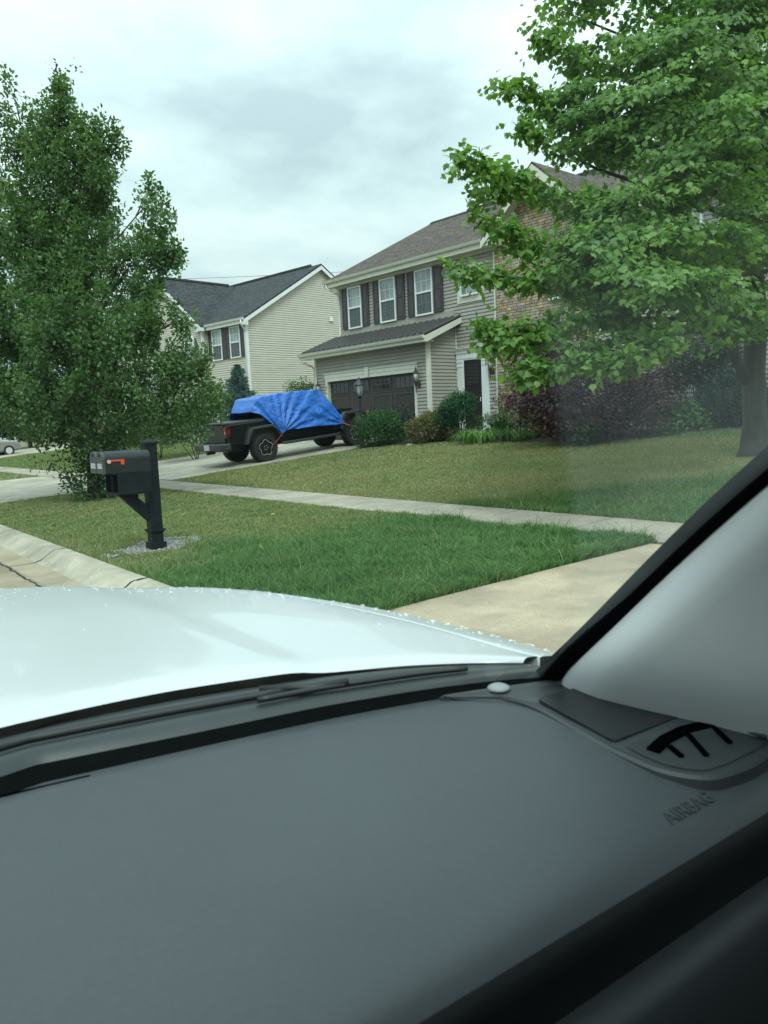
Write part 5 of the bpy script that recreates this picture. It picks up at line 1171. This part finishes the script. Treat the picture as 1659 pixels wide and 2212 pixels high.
for i, (px, py, d, rx, ry, lb) in enumerate([(60, 900, 62, 90, 50, 'wide green tree far behind the white parked car'), (230, 860, 58, 80, 60, 'green tree far behind the left pear tree trunk'), (340, 850, 52, 60, 60, 'round green tree in front of the arched window house'), (-60, 860, 60, 90, 80, 'green tree at the far left edge beyond the parked car')]):
    L_ = lobes_px([(px, py, d, rx, ry), (px-rx*.5, py+ry*.3, d, rx*.6, ry*.6), (px+rx*.5, py+ry*.2, d, rx*.6, ry*.7), (px, py-ry*.5, d, rx*.5, ry*.5)])
    c0 = L_[0][0]; bz = float(gz(c0[0], c0[1])); t_ = thing('tree', (c0[0], c0[1], bz), lb, 'tree')
    P_, o_, r_, _ = sample_lobes(L_, 900, 2.6); V, T, C = leaves(P_, o_, r_, 8, .5, .22, OVAL, *G2, up=.2, droop=.2); V[:, 2] = np.maximum(V[:, 2], bz+.05); np_mesh('crown', V, T, MT['leafd'], t_, C)
    m_ = MB(); m_.tube([(c0[0], c0[1], bz-.2), (c0[0], c0[1], c0[2]), tuple(L_[3][0])], [.18, .12, .03], 8); m_.build('trunk', MT['bark'], t_, world=True)
# dandelion on the verge
dq = onG(590, 1128); dn = thing('dandelion', tuple(dq), 'single yellow dandelion in the verge grass right of the mailbox post', 'flower')
m_ = MB(); m_.tube([dq, dq+UP*.06, dq+UP*.11], .004, 5); m_.build('stem', mat('dandelion stem', (.08, .14, .04)), dn, world=True)
m_ = MB(); m_.lathe([(.004, 0), (.024, .008), (.026, .014), (.012, .02)], dq+UP*.108, n=10); m_.build('flower_head', mat('dandelion yellow', (.75, .48, .02)), dn, world=True)

# ================================================================== THE CAR THE PHOTO IS TAKEN FROM
MT['hood'] = mat('white car paint wet', (.54, .555, .565), .3, .02, 2, coat=.35)
MT['cowl'] = mat('black cowl plastic', (.024, .032, .034), .42, .15, 10)
MT['frit'] = mat('black rubber seal', (.0025, .003, .0035), .9, .2, 20, spec=.05)
MT['dash'] = mat('grey grained dash plastic', (.048, .056, .063), .48, .05, 5, bump=.22, bscale=420, spec=.45, bdist=.0015, speck=.05)
MT['dashd'] = mat('dark grey dash plastic', (.036, .042, .046), .5, .05, 3, bump=.1, bscale=900, bdist=.001)
MT['pillar'] = mat('light grey pillar trim', (.76, .78, .78), .6, .04, 3, bump=.06, bscale=700, bdist=.001)
MT['slot'] = mat('black slot shade', (.0015, .0015, .002), 1.0, .1, 20, spec=0.0)  # flush bars: black colour stands in for the shade inside open slots
ve = thing('car', (0, 0, 0), 'white car seen from its cabin, with grey dashboard, windscreen and wet hood', 'car', rot=(0, 0, -rad(6)))
Q = lambda u, v, dz: (u, v, 1.6+dz)
UC = .20
def mir(pts): return [(2*UC-u, v, *r) for u, v, *r in pts[::-1]]
def resample(pts, n):
    P = np.array(pts, float); d = np.concatenate([[0], np.cumsum(np.linalg.norm(np.diff(P, axis=0), axis=1))]); s = np.linspace(0, d[-1], n)
    P = np.stack([np.interp(s, d, P[:, k]) for k in range(P.shape[1])], 1)
    for _ in range(6): P[1:-1] = .25*P[:-2]+.5*P[1:-1]+.25*P[2:]
    return P
RE = [(.20, 1.356), (.33, 1.352), (.45, 1.338), (.569, 1.305), (.716, 1.262), (.867, 1.190), (.983, 1.106), (1.045, 1.045)]
FR_ = [(.20, 2.80), (.386, 2.72), (.55, 2.60), (.717, 2.446), (.858, 2.336), (.973, 2.172), (1.052, 1.965), (1.149, 1.658), (1.185, 1.382), (1.205, 1.217), (1.21, 1.03)]
nT = 44
Rr_ = resample(RE, nT); Fr_ = resample(FR_, nT)
Rr_ = np.concatenate([np.array(mir(Rr_.tolist()))[:-1], Rr_]); Fr_ = np.concatenate([np.array(mir(Fr_.tolist()))[:-1], Fr_])
NT = len(Rr_); ts = np.abs(np.linspace(-1, 1, NT))
sh = np.interp(ts, [0, .45, .62, .8, 1.0], [1.0, 1.0, .90, .66, .22])          # shut line between hood and fender
def hz_(i, a):
    """height below the eye across the hood from rear edge (a=0) to crest (a=1)"""
    r_, f_ = Rr_[i], Fr_[i]; p = r_*(1-a)+f_*a; t = ts[i]
    z = -.450 - .004*a - .018*max(0, a-.55)**1.5/.3
    cre = abs(p[0]-UC) - (.50 - .05*(p[1]-1.2))                                   # raised centre, dropping outside a soft crease
    z += -.010*(.5+.5*math.tanh(cre/.028)) - .022*t**3*a
    z += -.012*math.exp(-a/.03)
    return p, z
hd_ = MB(); fe = MB(); NA = 30
hrows = []
for i in range(NT):
    row = []
    for k in range(NA+1):
        p, z = hz_(i, sh[i]*k/NA-.000); row.append(Q(p[0], p[1], z))
    if sh[i] >= .999:
        p0, z0_ = hz_(i, 1.0); d = Fr_[i]-Rr_[i]; d = d/np.linalg.norm(d)
        for e_, dz in ((.04, .012), (.09, .035), (.15, .09), (.18, .20)): row.append(Q(p0[0]+d[0]*e_, p0[1]+d[1]*e_, z0_-dz))
    else:
        p0, z0_ = hz_(i, sh[i])
        for e_ in (.004, .012, .02, .03): row.append(Q(p0[0], p0[1], z0_-e_))
    hrows.append(row)
hd_.grid(hrows[::-1]); hood = hd_.build('hood', MT['hood'], ve, smooth=True)
for side in (0, 1):
    rows = []
    idx = [i for i in range(NT) if sh[i] < .999 and ((i > NT//2) == bool(side))]
    for i in idx:
        row = []; p0, z0_ = hz_(i, sh[i]); d = Fr_[i]-Rr_[i]; d = d/np.linalg.norm(d); row.append(Q(p0[0]+d[0]*.006, p0[1]+d[1]*.006, z0_-.03)); row.append(Q(p0[0]+d[0]*.006, p0[1]+d[1]*.006, z0_-.003))
        for k in range(1, 9):
            a = sh[i]+(1-sh[i])*k/8; p, z = hz_(i, a); row.append(Q(p[0], p[1], z))
        p0, z0_ = hz_(i, 1.0); n_ = np.array([p0[0]-UC, (p0[1]-1.3)*.4]); n_ /= np.linalg.norm(n_)
        for e_, dz in ((.025, .012), (.05, .04), (.07, .10), (.08, .25), (.08, .8)): row.append(Q(p0[0]+n_[0]*e_, p0[1]+n_[1]*e_, z0_-dz))
        rows.append(row)
    f_ = MB(); f_.grid(rows[::-1]); f_.build('fender', MT['hood'], ve, smooth=True)
# front face under the hood nose, down to the bumper
nf = MB(); nrow = [[Q(q[0]+(q[0]-UC)*s, q[1]+dv_, dz) for q in Fr_[NT//2-18:NT//2+19]] for s, dv_, dz in ((.02, .16, -.66), (.02, .18, -.8), (.0, .10, -1.35))]
nf.grid(nrow); nf.build('bumper', MT['hood'], ve, smooth=True)
# cowl: profile swept along the rear hood edge; windscreen base curve
WB_ = [(.20, 1.232), (.416, 1.189), (.658, 1.150), (.847, 1.097), (.97, 1.048), (1.06, 1.000)]
Wb = resample(WB_, nT); Wb = np.concatenate([np.array(mir(Wb.tolist()))[:-1], Wb])
cw = MB(); rows = []
for i in range(NT):
    a, b_ = Rr_[i], Wb[i]; row = []
    for k, dz in ((-1.6, -.52), (.0, -.50), (.06, -.490), (.12, -.474), (.30, -.472), (.42, -.478), (.50, -.486), (.58, -.477), (.72, -.472), (.86, -.474), (.93, -.484), (1.0, -.494), (1.12, -.52)):
        p = a*(1-k)+b_*k; row.append(Q(p[0], p[1], dz))
    rows.append(row)
cw.grid(rows); cw.build('cowl', MT['cowl'], ve, smooth=True)
wp = MB()
def cowl_at(f, k, dz): i = int(f*(NT-1)); p = Rr_[i]*(1-k)+Wb[i]*k; return Q(p[0], p[1], dz)
wp.tube([cowl_at(f, .58+.28*(f-.5), -.466) for f in np.linspace(.36, .74, 20)], .008, 6); wp.tube([cowl_at(f, .84, -.464) for f in np.linspace(.70, .93, 16)], .006, 6)
wp.tube([cowl_at(.72, .50, -.462), cowl_at(.76, .78, -.462), cowl_at(.80, .84, -.460)], .007, 6)
wp.build('wiper', MT['black'], ve, smooth=True)
# windscreen (real pane, faint green tint)
PIL = [(1.060, 1.000, -.494), (1.018, .93, -.445), (1.015, .88, -.404), (1.012, .80, -.326), (1.008, .733, -.256), (.983, .617, -.157), (.951, .515, -.075), (.915, .40, .005), (.875, .27, .085), (.84, .13, .155), (.80, -.02, .215)]
gm, gtree, gb, go = newmat('windscreen glass'); Ng = gtree.nodes.new; Lg = gtree.links.new
tr_ = Ng('ShaderNodeBsdfTransparent'); tr_.inputs[0].default_value = (.775, .935, .920, 1)
gl_ = Ng('ShaderNodeBsdfGlossy'); gl_.inputs['Roughness'].default_value = .03; fr_ = Ng('ShaderNodeFresnel'); fr_.inputs[0].default_value = 1.45
mu = Ng('ShaderNodeMath'); mu.operation = 'MULTIPLY'; mu.inputs[1].default_value = .42; Lg(fr_.outputs[0], mu.inputs[0])
ms = Ng('ShaderNodeMixShader'); Lg(mu.outputs[0], ms.inputs[0]); Lg(tr_.outputs[0], ms.inputs[1]); Lg(gl_.outputs[0], ms.inputs[2]); 
# dust film left outside the wiper's sweep, near the pillar
tcg = Ng('ShaderNodeTexCoord'); sx_ = Ng('ShaderNodeSeparateXYZ'); Lg(tcg.outputs['Object'], sx_.inputs[0])
def gmth(op, a, b_, clamp=False):
    n_ = Ng('ShaderNodeMath'); n_.operation = op; n_.use_clamp = clamp
    for i_, v_ in ((0, a), (1, b_)):
        if isinstance(v_, (int, float)): n_.inputs[i_].default_value = v_
        else: Lg(v_, n_.inputs[i_])
    return n_.outputs[0]
zr_ = gmth('SUBTRACT', sx_.outputs[2], 1.6)
dm = gmth('MULTIPLY', gmth('SUBTRACT', gmth('ADD', gmth('ADD', sx_.outputs[0], gmth('MULTIPLY', zr_, 1.663)), gmth('MULTIPLY', gmth('MULTIPLY', zr_, zr_), 1.508)), .562), 70.0, True)
hi_ = gmth('SUBTRACT', 1.0, gmth('MULTIPLY', gmth('SUBTRACT', zr_, .02), 9.0, True), True)
nz_ = Ng('ShaderNodeTexNoise'); nz_.inputs['Scale'].default_value = 5; Lg(tcg.outputs['Object'], nz_.inputs['Vector'])
df_ = gmth('MULTIPLY', gmth('MULTIPLY', dm, gmth('ADD', gmth('MULTIPLY', hi_, .8), .2)), gmth('MULTIPLY', nz_.outputs['Fac'], .062))
dus = Ng('ShaderNodeBsdfTranslucent'); dus.inputs[0].default_value = (.62, .80, .80, 1)
ms2 = Ng('ShaderNodeMixShader'); Lg(df_, ms2.inputs[0]); Lg(ms.outputs[0], ms2.inputs[1]); Lg(dus.outputs[0], ms2.inputs[2]); Lg(ms2.outputs[0], go.inputs['Surface'])
pil = resample([(p[0]-.006, p[1]+.004, p[2]) for p in PIL], 16)
top_l = np.array((2*UC-pil[-1][0], pil[-1][1], pil[-1][2])); ws = MB(); rows = []
for j in range(16):
    R_, a = pil[j], j/15; L_ = np.array((2*UC-R_[0], R_[1], R_[2])); row = []
    for i in range(31):
        s = i/30; u = L_[0]*(1-s)+R_[0]*s; bow = 1-(2*s-1)**2
        v = R_[1] + bow*((1.232-1.0)*(1-a)+.05*a); row.append(Q(u, v, R_[2]+bow*.004*(1-a)+bow*.03*a))
    rows.append(row)
ws.grid(rows); ws.build('windshield', gm, ve, smooth=True)
# black frit / rubber along the pillar and the base
se = MB(); pp = resample(PIL, 26)
se.grid([[Q(p[0]-.012, p[1]+.016, p[2]+.012), Q(p[0]-.010, p[1]+.004, p[2]+.002), Q(p[0]+.004, p[1]-.010, p[2]-.008), Q(p[0]+.022, p[1]-.012, p[2]-.010)] for p in pp])
bs = [(u, v+.004) for u, v in Wb]; se.grid([[Q(q[0], q[1]+.012, -.4885), Q(q[0], q[1]-.004, -.4915), Q(q[0], q[1]-.03, -.5045), Q(q[0], q[1]-.07, -.520)] for q in bs])
se.build('windshield_seal', MT['frit'], ve, smooth=True)
# pillar trim
pt2 = MB(); offs = [(.012, -.004, -.006), (.004, -.018, -.001), (-.004, -.05, .004), (-.008, -.085, .008), (-.006, -.11, .007), (.004, -.135, .002), (.03, -.20, -.006), (.075, -.30, -.014), (.11, -.40, -.02)]
pq2 = resample([(1.10, 1.02, -.58), (1.078, .995, -.53)] + [PIL[0]] + PIL[1:], 30)
pt2.grid([[Q(p[0]+o[0], p[1]+o[1], p[2]+o[2]) for o in offs] for p in pq2]); pt2.build('pillar_trim', MT['pillar'], ve, smooth=True)
# dashboard: profile along v for each u
DF = [(.20, 1.202), (.411, 1.172), (.648, 1.133), (.837, 1.086), (.948, 1.045), (1.075, 1.0), (1.131, .97), (1.25, .9)]
df = resample(DF, 40); df = np.concatenate([np.array(mir(df.tolist()))[:-1], df])
ds = MB(); rows = []; rowsf = []; rowsg = []
for u, vf in df:
    prof = [(vf+.01, -.53), (vf+.002, -.512), (vf-.012, -.503), (vf-.05, -.5005), (vf-.2, -.506)]
    v2 = vf-.2
    for k in range(1, 7): t = k/7; prof.append((v2*(1-t)+.60*t, -.506*(1-t)-.537*t + .006*math.sin(t*math.pi)))
    prof += [(.61, -.5375), (.59, -.5425), (.573, -.549), (.560, -.559), (.551, -.572)]
    rows.append([Q(u, v, z) for v, z in prof])
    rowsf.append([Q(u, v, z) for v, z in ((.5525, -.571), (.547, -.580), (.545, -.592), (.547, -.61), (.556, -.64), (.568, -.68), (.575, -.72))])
    rowsg.append([Q(u, v, z) for v, z in ((.60, -.694), (.56, -.692), (.548, -.6955), (.536, -.702), (.528, -.715), (.520, -.75), (.505, -.85), (.49, -1.0))])
ds.grid(rows); dash = ds.build('dashboard', MT['dash'], ve, smooth=True)
q_ = MB(); q_.grid(rowsf); q_.build('fascia_panel', mat('fascia panel with painted shade', (.014, .016, .018), .6, .1, 20, spec=.3), dash, smooth=True)  # dash face turned from the windscreen, its shade put into the colour
q_ = MB(); q_.grid(rowsg); q_.build('glove_box', MT['dashd'], dash, smooth=True)
# speaker grille, side vent and corner pod on the dash
def poly_round(pts, n=6, r=.02):
    out = []
    P = [np.array(p, float) for p in pts]
    for i, p in enumerate(P):
        a, b_ = P[i-1], P[(i+1) % len(P)]; da, db = unit(a-p), unit(b_-p); rr = min(r, .45*np.linalg.norm(a-p), .45*np.linalg.norm(b_-p))
        s_, e_ = p+da*rr, p+db*rr
        for t in np.linspace(0, 1, n): out.append(tuple(s_*(1-t)**2+p*2*t*(1-t)+e_*t*t))
    return out
pod = [(.835, 1.068), (.885, 1.028), (.930, .985), (.944, .915), (.920, .745), (.925, .65), (.965, .597), (1.05, .585), (1.26, .60), (1.26, .93), (1.10, .975), (.93, 1.038)]
pr_ = poly_round(pod, 5, .035)
dz_at = lambda v: -.506 - max(0, (.9-v))*.10 if v < .9 else -.503
pz = lambda v: -.4935-max(0, .95-v)*.075
pm_ = MB(); cxy = np.array([1.06, .82]); n = len(pr_)
ringA = [Q(p[0], p[1], dz_at(p[1])-.02) for p in pr_]; ringB = [Q(p[0], p[1], pz(p[1])-.004) for p in pr_]
inn = [tuple(np.array(p)+(cxy-np.array(p))*min(.006/np.linalg.norm(cxy-np.array(p)), .2)) for p in pr_]; ringC = [Q(p[0], p[1], pz(p[1])) for p in inn]
inn2 = [tuple(np.array(p)+(cxy-np.array(p))*min(.016/np.linalg.norm(cxy-np.array(p)), .3)) for p in pr_]; ringD = [Q(p[0], p[1], pz(p[1])-.001) for p in inn2]
inn3 = [tuple(np.array(p)+(cxy-np.array(p))*min(.021/np.linalg.norm(cxy-np.array(p)), .35)) for p in pr_]; ringE = [Q(p[0], p[1], pz(p[1])-.005) for p in inn3]
for A_, B_ in ((ringA, ringB), (ringB, ringC), (ringC, ringD), (ringD, ringE)):
    for i in range(n): j = (i+1) % n; pm_.quad(A_[i], A_[j], B_[j], B_[i])
steps = 5
prev = ringE
for s in range(1, steps+1):
    t = s/steps*.97; cur = [Q(*(np.array(p)*(1-t)+cxy*t), (pz(p[1])-.005)*(1-t)+(pz(.82)-.005)*t) for p in inn3]
    for i in range(n): j = (i+1) % n; pm_.quad(prev[i], prev[j], cur[j], cur[i])
    prev = cur
pm_.face(prev)
pod_o = pm_.build('corner_pod', MT['dashd'], dash, smooth=True)
gmt, gt2, gb2, go2 = newmat('perforated speaker mesh'); N2 = gt2.nodes.new; L2 = gt2.links.new
uv2 = N2('ShaderNodeUVMap'); mp2 = N2('ShaderNodeMapping'); mp2.inputs['Scale'].default_value = (150, 150, 1); mp2.inputs['Rotation'].default_value = (0, 0, .5); L2(uv2.outputs[0], mp2.inputs[0])
vo = N2('ShaderNodeTexVoronoi'); vo.inputs['Scale'].default_value = 1.0; vo.inputs['Randomness'].default_value = 0.0; L2(mp2.outputs[0], vo.inputs['Vector'])
rp = N2('ShaderNodeValToRGB'); rp.color_ramp.elements[0].position = .24; rp.color_ramp.elements[0].color = (.004, .004, .005, 1); rp.color_ramp.elements[1].position = .34; rp.color_ramp.elements[1].color = (.024, .027, .029, 1)
L2(vo.outputs['Distance'], rp.inputs[0]); L2(rp.outputs[0], gb2.inputs['Base Color']); gb2.inputs['Roughness'].default_value = .45
gr2 = MB(); gp = poly_round([(.966, .935), (1.185, .915), (1.20, .742), (.945, .752)], 5, .012); gr2.prism([Q(p[0], p[1], pz(p[1])-.008) for p in gp][::-1], (0, 0, .0095)); gr2.build('speaker_grille', gmt, dash)
vt = MB()
vpan = poly_round([(.952, .738), (1.24, .738), (1.24, .625), (1.05, .612), (.978, .622), (.948, .668)], 5, .01)
def vz(v): return pz(v)+.0006
vt.grid([[Q(u0+(u1-u0)*k/6, v, vz(v)-.004) for k in range(7)] for v, u0, u1 in ((.738, .952, 1.24), (.70, .950, 1.24), (.668, .952, 1.24), (.64, .966, 1.24), (.622, .985, 1.2), (.614, 1.03, 1.12))]); 
vent = vt.build('air_vent', MT['dashd'], dash)
sl_ = MB()
def slot(mb, pts, w, dz=.0035):
    for (a, b_) in zip(pts[:-1], pts[1:]):
        a, b_ = np.array(a), np.array(b_); d = unit(b_-a); nn_ = np.array([-d[1], d[0]])*w/2
        A_, B_, C_, D_ = a+nn_, b_+nn_, b_-nn_, a-nn_; mb.hexa([Q(*p, vz(p[1])-.006) for p in (A_, B_, C_, D_)] + [Q(*p, vz(p[1])+.0004) for p in (A_, B_, C_, D_)])
slot(sl_, [(.972, .700), (1.02, .712), (1.075, .714), (1.14, .700)], .020); slot(sl_, [(1.005, .694), (.992, .664)], .008); slot(sl_, [(1.065, .702), (1.025, .644)], .008); slot(sl_, [(1.12, .69), (1.092, .646)], .008)
sl_.build('vent_slot', MT['slot'], vent)
vl = MB(); vl.tube([Q(1.135, .708, pz(.708)+.004), Q(1.145, .665, pz(.665)+.004), Q(1.15, .62, pz(.62)+.003)], .005, 6); vl.build('vent_edge', MT['dash'], vent, smooth=True)
sn = MB(); sn.lathe([(.022, .0), (.020, .004), (.015, .007), (.007, .009), (.001, .0095)], Q(.957, 1.022, -.4965), 'Z', 20); sn.build('light_sensor', mat('dull grey sensor cap', (.26, .28, .29), .5), dash, smooth=True)
for k_ in (0,): dsl = MB(); dsl.tube([Q(.02, 1.178, -.5035), Q(.14, 1.182, -.5035), Q(.26, 1.165, -.5035)], .0035, 5); dsl.build('defroster_slot', MT['slot'], dash)
text_mesh('AIRBAG', .030, Q(.905, .594, -.5405), (1, 0, 0), (0, .97, .243), mat('shallow moulded lettering', (.035, .040, .044), .6, .05), 'lettering', dash, .0012, world=False, sx=1.0)
# roof, doors and floor that shade the cabin
MT['lining'] = mat('grey roof lining', (.12, .12, .12), .9, .05, 5)
rfm = MB(); rfm.grid([[Q(u, .02-.42*k+.03*(1-((u-UC)/.6)**2)*(k == 0), .225-.05*((u-UC)/.6)**2+.03*min(k, 1)) for u in np.linspace(UC-.62, UC+.62, 9)] for k in range(6)])
rfm.build('roof', [MT['lining']], ve, smooth=True, solid=.02)
for s in (-1, 1):
    e_ = UC+s*1.03; d = MB(); d.box(Q(e_-.03, 1.0, -1.35), Q(e_+.06, -1.7, -.50)); d.box(Q(UC+s*.66, -.55, -.50), Q(UC+s*.98, -.72, .14)); d.build('door', MT['dashd'], ve, bevel=.02)
gs_, gst, gsb, gso = newmat('tinted side glass'); tz = gst.nodes.new('ShaderNodeBsdfTransparent'); tz.inputs[0].default_value = (.42, .48, .47, 1)
gz2 = gst.nodes.new('ShaderNodeMixShader'); gz2.inputs[0].default_value = .06; gsb.inputs['Base Color'].default_value = (.02, .02, .02, 1); gsb.inputs['Roughness'].default_value = .05
gst.links.new(tz.outputs[0], gz2.inputs[1]); gst.links.new(gsb.outputs[0], gz2.inputs[2]); gst.links.new(gz2.outputs[0], gso.inputs[0])
for s in (-1, 1):
    q_ = MB(); q_.grid([[Q(UC+s*(1.0-.02*k), .95-.42*k if k < 2.5 else -1.7, -.5) for k in (0, 1, 2, 3)], [Q(UC+s*(.66), min(.10, .95-.42*k) if k < 2.5 else -1.7, .20) for k in (0, 1, 2, 3)]]); q_.build('side_window', gs_, ve)
bk = MB(); bk.box(Q(UC-1.05, -1.72, -1.35), Q(UC+1.05, -1.76, .16)); bk.build('rear_panel', MT['lining'], ve)
flr = MB(); flr.box(Q(UC-1.0, 1.1, -1.33), Q(UC+1.0, -1.7, -1.30)); flr.box(Q(UC-1.0, 1.0, -1.3), Q(UC+1.0, .97, -.56)); flr.build('floor', MT['black'], ve)
seat = MB(); seat.box(Q(.45, .1, -1.3), Q(.98, -.5, -.95)); seat.hexa([Q(.45, -.45, -.95), Q(.98, -.45, -.95), Q(.98, -.6, -.95), Q(.45, -.6, -.95), Q(.48, -.7, -.25), Q(.95, -.7, -.25), Q(.95, -.82, -.25), Q(.48, -.82, -.25)]); seat.build('seat', MT['black'], ve, bevel=.05)
for x in (-1, 1):
    for yv in (2.1,): wheel(ve, UC+x*.0, 0, .0001, .0001, 1, star=False) if False else None
# rain beads on the hood: uncountable
nb = 900; idx = rng.integers(0, NT, nb); aa = 1-np.abs(rng.normal(size=nb))*.10
aa = np.where(rng.random(nb) < .25, rng.random(nb)*.9+.1, aa); aa = np.clip(aa, .05, 1.0); idx = np.where(rng.random(nb) < .5, rng.integers(int(NT*.62), NT, nb), idx)
sel = rng.random(nb) < np.clip((aa-.35)*1.6, .03, 1); idx, aa = idx[sel], aa[sel]; nb = len(aa); pos = []
for i, a in zip(idx, aa): p, z = hz_(int(i), float(a)); pos.append(Q(p[0]+random.uniform(-.012, .012), p[1]+random.uniform(-.012, .012), z+.0005))
pos = np.array(pos); s_ = .001+.0019*rng.random(nb)**2; bv2, bt2 = blob()
Rz = np.repeat(np.eye(3)[None], nb, 0); V, T = inst(bv2, bt2, pos, Rz, np.stack([s_*(1+.5*rng.random(nb)), s_*(1+1.3*rng.random(nb)), s_*.42], 1))
wmat = plain('water bead', (.80, .83, .84), .06, spec=.8)
o = np_mesh('water_beads', V, T, wmat, ve, world=False, smooth=True); o['kind'] = 'stuff'
